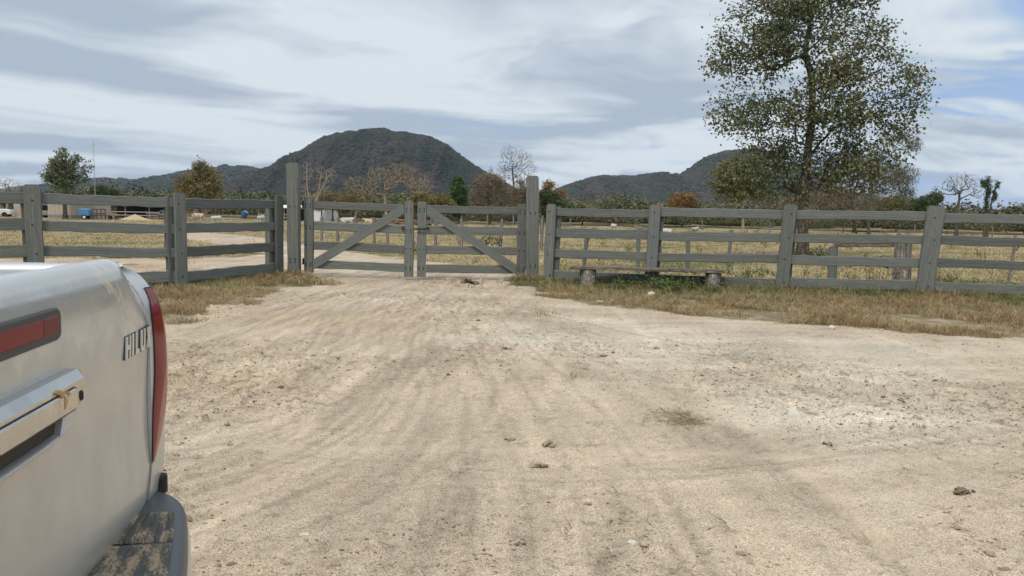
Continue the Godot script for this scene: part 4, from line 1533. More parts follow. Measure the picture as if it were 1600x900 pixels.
	tree("green_tree", "dark green bushy tree just right of the right gate post", Vector3(6.6, 0, -120.0), [[Vector3(0.00, 0.00, 0.00), Vector3(-0.07, 3.44, 0.00), Vector3(-0.53, 5.48, 0.00)]], [[0.15, 2.93, 2.49, 1.87], [-0.92, 4.44, 1.66, 1.25]], merge(bushy, {"palette": deep, "points": 300, "leaves": 7, "clear": 0.1}), 977)
	tree("orange_tree", "thin tree with yellow orange tops right of the right gate post", Vector3(6.1, 0, -122.0), [[Vector3(0.00, 0.00, 0.00), Vector3(-0.20, 4.50, 0.00), Vector3(-0.46, 6.36, 0.00)]], [[-0.47, 6.67, 0.85, 0.53], [0.94, 5.14, 1.48, 0.74], [-1.27, 5.31, 0.85, 0.74]], merge(bushy, {"palette": orange, "points": 130, "leaves": 4, "radius": 0.1, "clear": 0.6}), 984)
	tree("orange_tree", "rounded orange tree before the right-hand hill", Vector3(34.1, 0, -150.0), [[Vector3(0.00, 0.00, 0.00), Vector3(-0.11, 3.19, 0.00), Vector3(-0.30, 4.72, 0.00)]], [[-0.19, 5.24, 3.12, 1.82], [-1.97, 4.43, 1.95, 1.17], [1.63, 4.76, 1.69, 1.43]], merge(bushy, {"palette": orange, "points": 420, "leaves": 5, "clear": 0.3, "patchy": 0.9}), 991)
	tree("olive_tree", "slim tree with gappy olive leaves left of the tall leafy tree", Vector3(25.4, 0, -82.0), [[Vector3(0.00, 0.00, 0.00), Vector3(-0.13, 2.54, 0.00), Vector3(-0.30, 4.64, 0.00), Vector3(-0.69, 6.72, 0.00)]], [[-1.08, 7.4, 1.99, 1.14], [-2.41, 5.99, 1.7, 1.28], [0.06, 5.69, 1.99, 1.56], [-1.62, 4.26, 1.7, 0.85], [1.41, 6.76, 1.56, 1.56], [2.23, 4.69, 1.28, 0.99]], merge(bushy, {"palette": olive, "points": 420, "leaves": 4, "radius": 0.2, "bark": pale_bark, "clear": 0.5}), 998)
	tree("brown_tree", "low wide brown scrub tree behind the tall leafy tree", Vector3(45.1, 0, -98.0), [[Vector3(0.00, 0.00, 0.00), Vector3(-0.26, 2.64, 0.00), Vector3(-0.70, 4.30, 0.00)]], [[-7.44, 4.16, 2.88, 1.53], [-4.1, 4.65, 2.88, 1.87], [-0.79, 5.56, 3.05, 2.04], [2.21, 4.78, 2.38, 1.7], [-2.33, 3.43, 3.39, 1.19], [-9.51, 3.53, 1.53, 0.85]], merge(twiggy, {"points": 820, "leaves": 2.4, "radius": 0.28, "clear": 0.2, "patchy": 1.4}), 1005)
	tree("weeping_tree", "near-bare tree with drooping seed pods right of the tall leafy tree", Vector3(44.1, 0, -92.0), [[Vector3(0.00, 0.00, 0.00), Vector3(-0.20, 3.39, 0.00), Vector3(-0.01, 5.36, 0.00), Vector3(0.14, 7.70, 0.00)]], [[1.69, 6.96, 2.87, 1.75], [3.63, 7.39, 1.75, 1.59], [-0.37, 8.32, 2.39, 1.59], [4.53, 11.29, 1.12, 0.96], [2.9, 12.03, 1.59, 0.64], [4.56, 5.45, 0.96, 0.8]], merge(dry, {"points": 1100, "radius": 0.2, "tip": 0.02, "bark": bark, "twig_bark": bark, "leaves": 5, "leaf": willow_leaf, "hang": 0.9, "reach": 0.4, "palette": [Color(0.16, 0.14, 0.09), Color(0.20, 0.17, 0.11), Color(0.12, 0.12, 0.06)]}), 1012)
	tree("bare_tree", "gnarled bare tree with crooked limbs near the right edge", Vector3(51.4, 0, -86.0), [[Vector3(0.00, 0.00, 0.00), Vector3(-0.09, 2.00, 0.00), Vector3(-0.06, 3.48, 0.00), Vector3(0.09, 4.43, 0.00)]], [[0.81, 6.43, 1.64, 1.04], [-1.13, 5.87, 1.49, 1.04], [-2.56, 5.26, 0.89, 0.89], [2.01, 5.35, 0.89, 1.04], [-0.11, 6.92, 1.34, 0.67]], merge(dry, {"points": 380, "radius": 0.24, "tip": 0.014, "wob": 0.2, "seg": 0.35, "clear": 0.55, "bark": bark, "twig_bark": bark}), 1019)
	tree("green_tree", "dark rounded green tree left of the gnarled bare tree", Vector3(69.5, 0, -125.0), [[Vector3(0.00, 0.00, 0.00), Vector3(-0.18, 2.68, 0.00), Vector3(-0.10, 4.61, 0.00)]], [[-1.09, 4.8, 2.38, 1.19], [0.99, 5.7, 1.08, 1.08], [1.61, 6.14, 0.76, 0.43], [-2.66, 4.24, 1.3, 0.87]], merge(bushy, {"palette": deep, "points": 330, "leaves": 6, "clear": 0.2}), 1026)
	tree("green_tree", "small round green tree far off near the right edge", Vector3(126.2, 0, -190.0), [[Vector3(0.00, 0.00, 0.00), Vector3(-0.20, 2.45, 0.00)]], [[-0.72, 4.72, 2.3, 1.15]], merge(bushy, {"palette": deep, "points": 200, "leaves": 7, "clear": 0.2}), 1033)
	tree("brown_tree", "pale brown tree cut by the right edge of the view", Vector3(123.9, 0, -180.0), [[Vector3(0.00, 0.00, 0.00), Vector3(-0.24, 2.95, 0.00)]], [[-0.44, 5.26, 2.49, 1.87]], merge(twiggy, {"points": 260, "leaves": 4}), 1040)
	tree("green_tree", "olive green tree under the drooping pods", Vector3(61.9, 0, -120.0), [[Vector3(0.00, 0.00, 0.00), Vector3(-0.16, 2.53, 0.00)]], [[-0.11, 4.79, 1.87, 1.25], [-1.81, 4.04, 1.87, 1.04]], merge(bushy, {"palette": olive, "points": 280, "leaves": 6, "clear": 0.2}), 1047)
	tree("olive_bush", "yellow-olive bush under the wide flat-topped bare tree", Vector3(-24.2, 0, -112.0), [[Vector3(0.00, 0.00, 0.00), Vector3(0.00, 2.19, 0.00)]], [[-0.19, 3.15, 1.75, 1.16], [-1.64, 2.64, 1.36, 0.78]], merge(bushy, {"palette": yellowish, "points": 260, "leaves": 6, "clear": 0.15}), 1054)
	tree("brown_bush", "rusty brown bush right of the vase-shaped bare tree", Vector3(-28.0, 0, -115.0), [[Vector3(0.00, 0.00, 0.00), Vector3(0.00, 2.15, 0.00)]], [[-0.49, 3.42, 2.19, 1.19], [-2.17, 2.79, 1.39, 1.0]], merge(twiggy, {"points": 260, "leaves": 6, "clear": 0.1}), 1061)
	tree("olive_bush", "olive bush showing above the gap between the gate leaves", Vector3(-14.0, 0, -112.0), [[Vector3(0.00, 0.00, 0.00), Vector3(-0.02, 2.41, 0.00)]], [[-0.03, 3.36, 1.45, 1.16], [-0.89, 2.67, 0.97, 0.78]], merge(bushy, {"palette": yellowish, "points": 230, "leaves": 7, "clear": 0.15}), 1068)
	tree("olive_bush", "rounded yellow-green bush left of the bright green narrow tree", Vector3(-10.8, 0, -110.0), [[Vector3(0.00, 0.00, 0.00), Vector3(-0.02, 2.45, 0.00)]], [[-0.22, 3.2, 1.52, 1.14], [1.11, 2.76, 0.95, 0.76]], merge(bushy, {"palette": yellowish, "points": 240, "leaves": 7, "clear": 0.15}), 1075)
	tree("green_tree", "dark green flat tree right of the small round tree", Vector3(-83.1, 0, -150.0), [[Vector3(0.00, 0.00, 0.00), Vector3(0.08, 3.32, 0.00)]], [[-0.51, 4.97, 1.82, 0.91], [1.67, 4.5, 1.56, 0.78]], merge(bushy, {"palette": deep, "points": 220, "leaves": 7, "clear": 0.2}), 1082)
	tree("olive_bush", "long olive bush at the foot of the right-hand hill", Vector3(14.9, 0, -160.0), [[Vector3(0.00, 0.00, 0.00), Vector3(-0.08, 2.86, 0.00)]], [[0.18, 3.55, 3.05, 1.25], [-2.15, 3.09, 1.66, 0.97]], merge(bushy, {"palette": olive, "points": 300, "leaves": 6, "clear": 0.15}), 1089)
	tree("vine_tree", "two-stemmed dead trunk wrapped in green vine near the right edge", Vector3(43.2, 0, -68.0), [[Vector3(0.00, 0.00, 0.00), Vector3(-0.07, 2.23, 0.00), Vector3(-0.06, 4.27, 0.00), Vector3(0.03, 6.00, 0.00)], [Vector3(0.18 + 0.00, 0.00, 0.00), Vector3(0.18 + 0.20, 3.12, 0.00), Vector3(0.18 + 0.44, 4.46, 0.00), Vector3(0.18 + 0.76, 5.50, 0.00)]], [[-0.02, 3.4, 0.14, 0.8], [0.0, 4.6, 0.22, 0.6], [0.05, 5.6, 0.26, 0.5], [-0.5, 5.25, 0.25, 0.4], [0.62, 4.3, 0.12, 0.7], [0.85, 5.2, 0.14, 0.4]], merge(bushy, {"palette": deep, "points": 120, "leaves": 3, "radius": 0.16, "seg": 0.2, "tip": 0.012, "reach": 0.14, "clear": 0.3, "leaf": spray_mesh(5, 7, 0.15, 0.07)}), 1300)


# ---------------------------------------------------------------- grass and small plants
func tuft(sd: int, blades: int, high: float, spread: float, wide: float, lean: float) -> Mesh:
	var r := RandomNumberGenerator.new()
	r.seed = sd
	var g := Geo.new()
	for k in blades:
		var a := r.randf() * TAU
		var p := Vector3(r.randfn(0, spread), -0.015, r.randfn(0, spread))
		var d := Vector3(cos(a), 0, sin(a)) * lean * r.randf_range(0.3, 1.3)
		var h := high * r.randf_range(0.5, 1.15)
		var s := Vector3(-sin(a), 0, cos(a)).rotated(Vector3.UP, r.randfn(0, 0.6)) * wide * r.randf_range(0.6, 1.2)
		var m := p + Vector3.UP * h * 0.55 + d * h * 0.35
		var e := p + Vector3.UP * h * r.randf_range(0.6, 1.0) + d * h
		var t := r.randf_range(0.7, 1.3)
		var c := Color(t, t * r.randf_range(0.93, 1.04), t * 0.95)
		g.face([p - s, p + s, m + s * 0.7, m - s * 0.7], Vector3(0, 0.6, 1), c)
		g.face([m - s * 0.7, m + s * 0.7, e], Vector3(0, 0.6, 1), c)
	return g.mesh()


func weed(sd: int, stems: int, high: float) -> Mesh:
	var r := RandomNumberGenerator.new()
	r.seed = sd
	var g := Geo.new()
	for k in stems:
		var a := r.randf() * TAU
		var d := Vector3(cos(a) * r.randf_range(0.1, 0.9), 1.0, sin(a) * r.randf_range(0.1, 0.9)).normalized()
		var h := high * r.randf_range(0.5, 1.1)
		var p := Vector3(r.randfn(0, 0.06), -0.02, r.randfn(0, 0.06))
		g.tube([p, p + d * h * 0.5, p + (d + Vector3(0, -0.15, 0)).normalized() * h], [0.004, 0.003, 0.0015], 3, Color(0.8, 0.8, 0.7), false)
		for q in 9:
			var c := p + d * h * r.randf_range(0.2, 1.0)
			var l := Vector3(r.randfn(0, 1), r.randfn(0.3, 0.5), r.randfn(0, 1)).normalized() * r.randf_range(0.025, 0.06)
			var s := l.cross(Vector3(r.randfn(0, 1), 1, r.randfn(0, 1))).normalized() * l.length() * 0.3
			var t := r.randf_range(0.75, 1.3)
			g.face([c, c + l * 0.5 + s, c + l, c + l * 0.5 - s], Vector3.UP, Color(t, t, t))
	return g.mesh()


func build_grass() -> void:
	var r := RandomNumberGenerator.new()
	r.seed = 404
	# dry verge below the fences: matted, straw and rust coloured
	var mats := [tuft(1, 26, 0.13, 0.07, 0.0035, 1.3), tuft(2, 22, 0.19, 0.06, 0.003, 1.0), tuft(3, 30, 0.09, 0.09, 0.003, 1.7)]
	var places := [[], [], []]
	var colors := [[], [], []]
	for k in 110000:
		var x := r.randf_range(-18.0, 16.0)
		var z := r.randf_range(-17.4, -6.5)
		if x > -4.0 and x < 0.0:
			continue
		if z < -12.6 + maxf(0.0, -9.0 - x) * 0.22 and x < -7.5:
			continue
		if grass_share(x, z) < 0.5:
			if r.randf() > 0.006:
				continue
		var d := 0.0
		if x > 0.0:
			d = z - (-16.1 + (x - 0.8) * 0.19)
		else:
			d = z - lerpf(-16.3, -12.4, clampf((-5.2 - x) / 3.2, 0, 1))
		if d < -0.7:
			continue
		var patch := fine_noise.get_noise_2d(x * 1.1, z * 1.1)
		if r.randf() > 0.85 + patch * 1.2 - clampf(d - 0.8, 0.0, 5.0) * 0.13 + (0.25 if d < 1.0 else 0.0):
			continue
		var i := r.randi() % 3
		var s := r.randf_range(0.55, 1.15) * (1.25 if d < 0.5 else 0.9)
		places[i].append(Transform3D(Basis(Vector3.UP, r.randf() * TAU).scaled(Vector3(s, s * r.randf_range(0.6, 1.1), s)), Vector3(x, ground_y(x, z), z)))
		var c := Color(0.40, 0.315, 0.18).lerp(Color(0.30, 0.205, 0.11), clampf(patch * 1.5 + r.randf_range(-0.2, 0.5), 0, 1))
		var green := clampf(0.62 - d * 0.22 - patch * 1.4 + r.randf_range(-0.35, 0.35), 0.0, 0.8)
		c = c.lerp(Color(0.17, 0.18, 0.075), green)
		colors[i].append(c * r.randf_range(0.6, 1.35))
	for i in 3:
		scatter("verge_grass", mats[i], straw, places[i], colors[i])
	# pasture behind the fences: thinner and larger with distance
	var field := [tuft(11, 18, 0.11, 0.12, 0.006, 1.4), tuft(12, 20, 0.16, 0.16, 0.007, 1.2), tuft(13, 24, 0.09, 0.2, 0.007, 1.8)]
	places = [[], [], []]
	colors = [[], [], []]
	for k in 115000:
		var depth := 15.0 + 95.0 * pow(r.randf(), 1.7)
		var x := r.randf_range(-1.15, 0.95) * depth
		var z := -depth
		if grass_share(x, z) < 0.5 and r.randf() > 0.01:
			continue
		if x > -0.5 and z > -16.9 + (x - 0.8) * 0.19:
			continue
		if x < -4.6:
			if z > lerpf(-17.0, -13.4, clampf((-5.2 - x) / 3.2, 0, 1)):
				continue
		var i := r.randi() % 3
		var s := r.randf_range(0.6, 1.2) * (0.75 + depth / 75.0)
		var patch := fine_noise.get_noise_2d(x * 0.5, z * 0.5)
		if r.randf() > 0.6 + patch * 0.8:
			continue
		places[i].append(Transform3D(Basis(Vector3.UP, r.randf() * TAU).scaled(Vector3(s, s * r.randf_range(0.5, 1.0) * 0.9, s)), Vector3(x, land(x, z), z)))
		var near := clampf((32.0 - depth) / 16.0, 0.0, 1.0)
		var green := clampf(rough_noise.get_noise_2d(x * 2.4, z * 2.4) * 1.3 + near * (0.65 if x > 4.0 else 0.3) + r.randf_range(-0.3, 0.3) - 0.05, 0.0, 0.85)
		var c := Color(0.56, 0.465, 0.285).lerp(Color(0.42, 0.33, 0.185), r.randf())
		c = c.lerp(Color(0.19, 0.21, 0.08), green)
		colors[i].append(c * r.randf_range(0.8, 1.2))
	for i in 3:
		scatter("pasture_grass", field[i], straw, places[i], colors[i])
	# green weeds round the bench and along the fence foot
	var herb := [weed(21, 9, 0.30), weed(22, 7, 0.42)]
	var spots := []
	for k in 46:
		spots.append([r.randfn(2.75, 0.75), r.randfn(-14.75, 0.28), r.randf_range(0.5, 1.0)])
	for k in 26:
		spots.append([r.randf_range(3.6, 8.4), r.randf_range(-14.7, -14.2), r.randf_range(0.3, 0.7)])
	for k in 60:
		spots.append([r.randf_range(3.5, 12.0), r.randf_range(-20.5, -16.0), r.randf_range(0.5, 1.1)])
	for k in 10:
		spots.append([r.randfn(2.95, 0.2), r.randfn(-14.7, 0.12), r.randf_range(0.8, 1.25)])
	# scattered dull scrub out in the pasture
	for k in 260:
		var depth := 19.0 + 85.0 * pow(r.randf(), 1.2)
		var x := r.randf_range(-0.5, 0.85) * depth
		if grass_share(x, -depth) > 0.5 and x > -4.0:
			spots.append([x, -depth, r.randf_range(0.6, 1.3) * (0.6 + depth / 55.0)])
	for i in 2:
		var pl := []
		var co := []
		for k in range(i, spots.size(), 2):
			var e: Array = spots[k]
			pl.append(Transform3D(Basis(Vector3.UP, r.randf() * TAU).scaled(Vector3.ONE * e[2]), Vector3(e[0], ground_y(e[0], e[1]), e[1])))
			co.append((Color(0.11, 0.15, 0.05) if e[1] > -21.0 else Color(0.21, 0.18, 0.085)) * r.randf_range(0.8, 1.4))
		scatter("weeds", herb[i], leafy, pl, co)


# ---------------------------------------------------------------- stones and clods
func lump(sd: int, flat: float, rough := 0.3, chunks := 1, into: Geo = null) -> Geo:
	# broken earth: one rough piece, or a few lying together
	var g := into if into else Geo.new()
	var r := RandomNumberGenerator.new()
	r.seed = sd
	var f := noise(sd, 1.5, 3)
	for k in chunks:
		var o := Vector3(r.randfn(0, 0.8), 0, r.randfn(0, 0.6)) if k else Vector3()
		var z := 1.0 if k == 0 else r.randf_range(0.25, 0.6)
		var turn := Basis.from_euler(Vector3(r.randfn(0, 0.3), r.randf() * TAU, r.randfn(0, 0.3)))
		var many := chunks < 2 and rough < 0.35
		g.sheet(14, 9, func(a, b):
			var t: float = TAU * (a if a < 1.0 else 0.0)
			var q: float = PI * b
			var d := Vector3(sin(q) * cos(t), cos(q), sin(q) * sin(t))
			var s := 1.0 + f.get_noise_3dv(d * (0.8 if many else 1.0) + o * 9.0) * rough * 2.0
			var p := turn * Vector3(d.x * s, d.y * s * flat, d.z * s * 0.8)
			return p * z + o, Vector3.ZERO)
	return g


func build_stones() -> void:
	var pale := solid(Color(0.55, 0.51, 0.43), 0.95)
	var dung := solid(Color(0.17, 0.13, 0.085), 0.95)
	var soil := solid(Color(0.31, 0.245, 0.175), 0.95)
	var white := solid(Color(0.52, 0.49, 0.43), 0.9)
	var list := [
		["clod", "dark broken clod nearest the middle of the yard, flat and cracked", "clod", 0.18, -4.22, 0.055, 0.45, soil, 3],
		["clod", "larger flaky earth clod with a sunken shadow side, mid yard", "clod", 0.24, -4.6, 0.075, 0.35, soil, 4],
		["clod", "small flat brown clod left of the flaky one", "clod", 0.01, -4.7, 0.045, 0.35, soil, 5],
		["stone", "smooth pale stone lying in the near foreground dirt", "stone", 0.57, -3.22, 0.02, 0.6, pale, 6],
		["clod", "dark thin clod in the left near foreground", "clod", -0.24, -3.36, 0.024, 0.4, dung, 7],
		["stone", "pale boulder in the weeds under the bench", "stone", 2.64, -13.95, 0.085, 0.6, pale, 8],
		["stone", "small pale stone at the edge of the verge below the left stump", "stone", 1.53, -12.75, 0.05, 0.6, pale, 9],
		["stone", "bright white pebble where the right verge meets the dirt", "stone", 4.46, -10.2, 0.045, 0.8, white, 10],
		["stone", "chalky white stone standing out on the right of the yard", "stone", 2.15, -5.48, 0.05, 0.55, white, 11],
		["dung_pat", "crumbled dark dung pile on the right of the yard", "dung", 2.45, -3.88, 0.06, 0.5, dung, 12],
		["dung_pat", "long dark flattened dung strip before the right gate leaf", "dung", -0.9, -16.1, 0.2, 0.18, dung, 13],
		["clod", "round grey clod on the far right of the near dirt", "clod", 2.15, -3.17, 0.035, 0.4, soil, 14],
		["clod", "low dark clod between the rough patches on the right", "clod", 2.1, -4.75, 0.05, 0.35, soil, 15],
		["clod", "dark scuffed clod above the pale patch of dirt", "clod", 0.98, -7.8, 0.08, 0.25, soil, 16],
	]
	for e in list:
		var o := part(e[0], lump(e[8], e[6], 0.25 if e[0] == "stone" else 0.5, 1 if e[0] == "stone" else 5), e[7])
		o.position = Vector3(e[3], ground_y(e[3], e[4]) + e[5] * e[6] * 0.3, e[4])
		var z: float = e[5] * (1.0 if e[0] == "stone" else 0.55)
		o.scale = Vector3(z * 1.25, z, z) if e[8] != 13 else Vector3(e[5] * 2.0, e[5], e[5] * 0.8)
		o.rotation.y = e[8] * 1.1
		tag(o, e[1], e[2])
	# loose grit and crumbs
	var r := RandomNumberGenerator.new()
	r.seed = 77
	var shapes := [lump(31, 0.7, 0.4).mesh(), lump(32, 0.5, 0.5).mesh(), lump(33, 0.6, 0.6).mesh()]
	var m := tinted(0.95)
	var places := [[], [], []]
	var colors := [[], [], []]
	for k in 60000:
		var depth := 2.3 + 14.0 * pow(r.randf(), 1.5)
		var x := r.randf_range(-0.75, 0.8) * depth
		var z := -depth
		if grass_share(x, z) > 0.5:
			continue
		var patch := rough_noise.get_noise_2d(x * 3.0 + 300.0, z * 3.0) + (0.12 if x > 0.4 else -0.1)
		if r.randf() > 0.28 + patch * 2.2:
			continue
		var s := 0.0022 + 0.0055 * pow(r.randf(), 2.4) + (0.014 * r.randf() if r.randf() < 0.025 else 0.0)
		s *= 0.8 + depth * 0.06
		var i := r.randi() % 3
		places[i].append(Transform3D(Basis(Vector3.UP, r.randf() * TAU).scaled(Vector3(s * r.randf_range(0.8, 1.8), s, s)), Vector3(x, ground_y(x, z) + s * 0.15, z)))
		var c := Color(0.44, 0.37, 0.28).lerp(Color(0.20, 0.155, 0.105), pow(r.randf(), 1.1))
		if r.randf() < 0.03:
			c = Color(0.58, 0.55, 0.48)
		colors[i].append(c)
	for i in 3:
		scatter("pebbles", shapes[i], m, places[i], colors[i])
	# dead straw and a trampled heap of it
	var wisps := tuft(41, 10, 0.10, 0.05, 0.0025, 3.0)
	var wp := []
	var wc := []
	for k in 420:
		var near_heap := k < 60
		var x := r.randfn(1.27, 0.09) if near_heap else r.randf_range(-2.5, 6.0)
		var z := r.randfn(-5.3, 0.13) if near_heap else -r.randf_range(2.8, 15.0)
		if grass_share(x, z) > 0.5:
			continue
		wp.append(Transform3D(Basis(Vector3.UP, r.randf() * TAU).scaled(Vector3(0.8, 0.16, 0.8) * r.randf_range(0.5, 1.2)), Vector3(x, ground_y(x, z) + 0.004, z)))
		wc.append(Color(0.26, 0.20, 0.11) * r.randf_range(0.6, 1.3))
	scatter("straw_litter", wisps, straw, wp, wc)


# ---------------------------------------------------------------- hills and far woods
func hill(points: Array, away: float, depth: float, sd: int, canopy: Mesh, m: Material, count: int, mixed: Array, size: float) -> void:
	var root := MeshInstance3D.new()
	root.name = numbered("hill")
	var f := noise(sd, 0.0045, 5)
	var ridge := noise(sd + 1, 0.006, 3)
	var x0: float = points[0][0]
	var x1: float = points[-1][0]
	var height := func(x: float, t: float) -> float:
		# x across, t from 0 at the foot in front to 1 on the crest and 2 behind
		var k := 0
		while k < points.size() - 2 and points[k + 1][0] < x:
			k += 1
		var a: Array = points[k]
		var b: Array = points[k + 1]
		var e := clampf((x - a[0]) / (b[0] - a[0]), 0.0, 1.0)
		var y0: float = points[maxi(k - 1, 0)][1]
		var y3: float = points[mini(k + 2, points.size() - 1)][1]
		var top := cubic_interpolate(a[1], b[1], y0, y3, e)
		var u := clampf(1.0 - absf(1.0 - t), 0.0, 1.0)
		var slope := lerpf(u, smoothstep(0.0, 1.0, u), 0.5)
		var spur := (1.0 - absf(ridge.get_noise_2d(x * 1.0, t * 60.0)) * 2.4) * 0.22 * sin(PI * u)
		return maxf(top * (slope + spur * clampf(top / 60.0, 0.0, 1.0)) + f.get_noise_2d(x, t * depth) * 14.0 * sin(PI * u) * clampf(top / 80.0, 0.0, 1.0), -4.0)
	var g := Geo.new()
	g.sheet(90, 34, func(a, b):
		var x := lerpf(x0, x1, a)
		var t: float = b * 1.6
		return Vector3(x, height.call(x, t) - 1.0, -away + depth * (1.0 - t)), Vector3.UP)
	root.mesh = g.mesh()
	root.material_override = solid(Color(0.075, 0.062, 0.042), 0.95)
	root.set_meta("kind", "structure")
	add_child(root, true)
	var r := RandomNumberGenerator.new()
	r.seed = sd
	var places := []
	var colors := []
	for k in count:
		var x := r.randf_range(x0, x1)
		var t := pow(r.randf(), 0.9) * 1.12
		var y: float = height.call(x, t)
		if y < 1.0 and t > 0.1:
			continue
		var s := size * r.randf_range(0.55, 1.35)
		places.append(Transform3D(Basis(Vector3.UP, r.randf() * TAU).scaled(Vector3(s, s * r.randf_range(0.75, 1.2), s)), Vector3(x, y - s * 0.2, -away + depth * (1.0 - t))))
		var d := clampf(0.5 + f.get_noise_2d(x * 1.6 + 900.0, t * depth * 1.6) * 1.4 + r.randf_range(-0.35, 0.35) + (absf(ridge.get_noise_2d(x, t * 60.0)) - 0.2) * 2.6, 0.0, 1.0)
		var c: Color = mixed[0].lerp(mixed[1], d)
		colors.append(c * r.randf_range(0.75, 1.25))
	scatter("forest", canopy, m, places, colors)


func canopy_mesh(sd: int) -> Mesh:
	var f := noise(sd, 1.0, 3)
	var g := Geo.new()
	g.sheet(9, 5, func(a, b):
		var t: float = TAU * (a if a < 1.0 else 0.0)
		var q: float = PI * 0.62 * b
		var d := Vector3(sin(q) * cos(t), cos(q), sin(q) * sin(t))
		return d * (1.0 + f.get_noise_3dv(d * 1.2) * 0.9) * Vector3(1, 0.9, 1), Vector3.ZERO)
	return g.mesh()


func bush_mesh(sd: int) -> Mesh:
	var r := RandomNumberGenerator.new()
	r.seed = sd
	var f := noise(sd, 0.8, 2)
	var g := Geo.new()
	for k in 520:
		var d := Vector3(r.randfn(0, 1), absf(r.randfn(0, 0.9)), r.randfn(0, 1)).normalized()
		var c := d * (0.5 + 0.5 * pow(r.randf(), 0.4)) * (1.0 + f.get_noise_3dv(d * 1.5) * 0.55)
		c.y *= 0.95
		var u := (d + Vector3(r.randfn(0, 0.8), r.randfn(0, 0.8), r.randfn(0, 0.8))).normalized()
		var s := u.cross(Vector3(r.randfn(0, 1), r.randfn(0, 1), r.randfn(0, 1))).normalized()
		var w := s.cross(u)
		var z := r.randf_range(0.035, 0.085)
		var t := r.randf_range(0.7, 1.3)
		g.face([c - s * z, c + w * z * 0.7, c + s * z, c - w * z * 0.7], u, Color(t, t, t))
	for k in 0:
		var a := TAU * k / 3.0 + sd
		g.tube([Vector3(cos(a) * 0.12, -0.45, sin(a) * 0.1), Vector3(cos(a) * 0.22, 0.3, sin(a) * 0.2)], [0.035, 0.02], 4, Color(1.1, 0.95, 0.8), false)
	return g.mesh()


func build_far() -> void:
	var canopy := canopy_mesh(1)
	var m := tinted(0.95)
	var dark := [Color(0.052, 0.047, 0.037), Color(0.028, 0.038, 0.023)]
	hill([[-714, 4], [-649, 12], [-597, 30], [-558, 42], [-519, 56], [-467, 79], [-416, 109], [-377, 135], [-332, 153], [-281, 162], [-223, 159], [-172, 154], [-134, 136], [-95, 109], [-56, 85], [-4, 56], [47, 34], [125, 10], [203, 0]], 1500.0, 420.0, 501, canopy, m, 52000, dark, 3.5)
	hill([[-1412, 3], [-1292, 25], [-1192, 51], [-1132, 66], [-1068, 95], [-993, 120], [-904, 123], [-825, 131], [-786, 124], [-737, 107], [-658, 78], [-559, 40], [-440, 0]], 2300.0, 420.0, 521, canopy, m, 12000, [Color(0.048, 0.05, 0.032), Color(0.028, 0.040, 0.021)], 7.0)
	hill([[-2405, 1], [-2153, 36], [-2003, 54], [-1852, 72], [-1727, 82], [-1639, 101], [-1564, 107], [-1477, 104], [-1390, 91], [-1279, 69], [-1130, -2]], 2900.0, 420.0, 541, canopy, m, 9000, [Color(0.045, 0.05, 0.032), Color(0.028, 0.040, 0.021)], 9.0)
	hill([[-34, -5], [42, 34], [103, 65], [156, 86], [195, 97], [241, 100], [279, 99], [333, 108], [372, 105], [398, 106], [422, 123], [455, 147], [492, 161], [531, 168], [577, 166], [624, 149], [680, 116], [752, 75], [831, 43], [926, 9], [1005, -5]], 1800.0, 480.0, 561, canopy, m, 40000, [Color(0.062, 0.053, 0.042), Color(0.040, 0.049, 0.027)], 4.4)
	# low woods along the far side of the pasture
	var r := RandomNumberGenerator.new()
	r.seed = 91
	var bushes := [bush_mesh(1), bush_mesh(2), bush_mesh(3), bush_mesh(4)]
	var places := [[], [], [], []]
	var colors := [[], [], [], []]
	var palette := [Color(0.11, 0.12, 0.05), Color(0.15, 0.135, 0.065), Color(0.18, 0.14, 0.085), Color(0.07, 0.09, 0.036), Color(0.16, 0.15, 0.065)]
	for k in 4200:
		var az := r.randf_range(-1.0, 0.95)
		var away := r.randf_range(0.0, 1.0)
		var near := 132.0 if az > 0.02 else lerpf(165.0, 128.0, clampf((az + 0.75) / 0.6, 0.0, 1.0))
		if az > -0.30 and az < -0.13:
			near = 124.0
		var d := near + 190.0 * away * away
		var x := tan(az) * d * 0.9
		var z := -d
		var s := r.randf_range(1.35, 2.8) * (1.0 + 0.9 * fine_noise.get_noise_2d(x * 0.12, 7.0)) * (1.0 + away * 0.35)
		if d < near + 12.0:
			s *= 0.75
		var i := r.randi() % 4
		places[i].append(Transform3D(Basis(Vector3.UP, r.randf() * TAU).scaled(Vector3(s * r.randf_range(1.0, 1.5), s * r.randf_range(0.8, 1.2), s)), Vector3(x, s * 0.45, z)))
		var c: Color = palette[int(clampf((rough_noise.get_noise_2d(x * 1.3, 3.0) * 1.4 + 0.5) * 4.0 + r.randf_range(-1.2, 1.2), 0, 4))]
		colors[i].append(c * r.randf_range(0.7, 1.25))
	for i in 4:
		scatter("woods", bushes[i], leafy, places[i], colors[i])


# ---------------------------------------------------------------- pasture fences, sheds, vehicles, cattle
func fence_post(root: Node3D, at: Vector3, high: float, rad: float, sd: int, m: Material) -> void:
	var r := RandomNumberGenerator.new()
	r.seed = sd
	var g := Geo.new()
	var lean := Vector3(r.randfn(0, 0.035), 0, r.randfn(0, 0.03))
	var pts := []
	var rr := []
	for k in 5:
		pts.append(Vector3(r.randfn(0, 0.006), -0.2 + (high + 0.2) * k / 4.0, r.randfn(0, 0.006)) + lean * (high * k / 4.0))
		rr.append(rad * r.randf_range(0.88, 1.08))
	g.tube(pts, rr, 7, Color(1, 1, 1) * r.randf_range(0.8, 1.15))
	var o := part("post", g, m, root)
	o.position = at


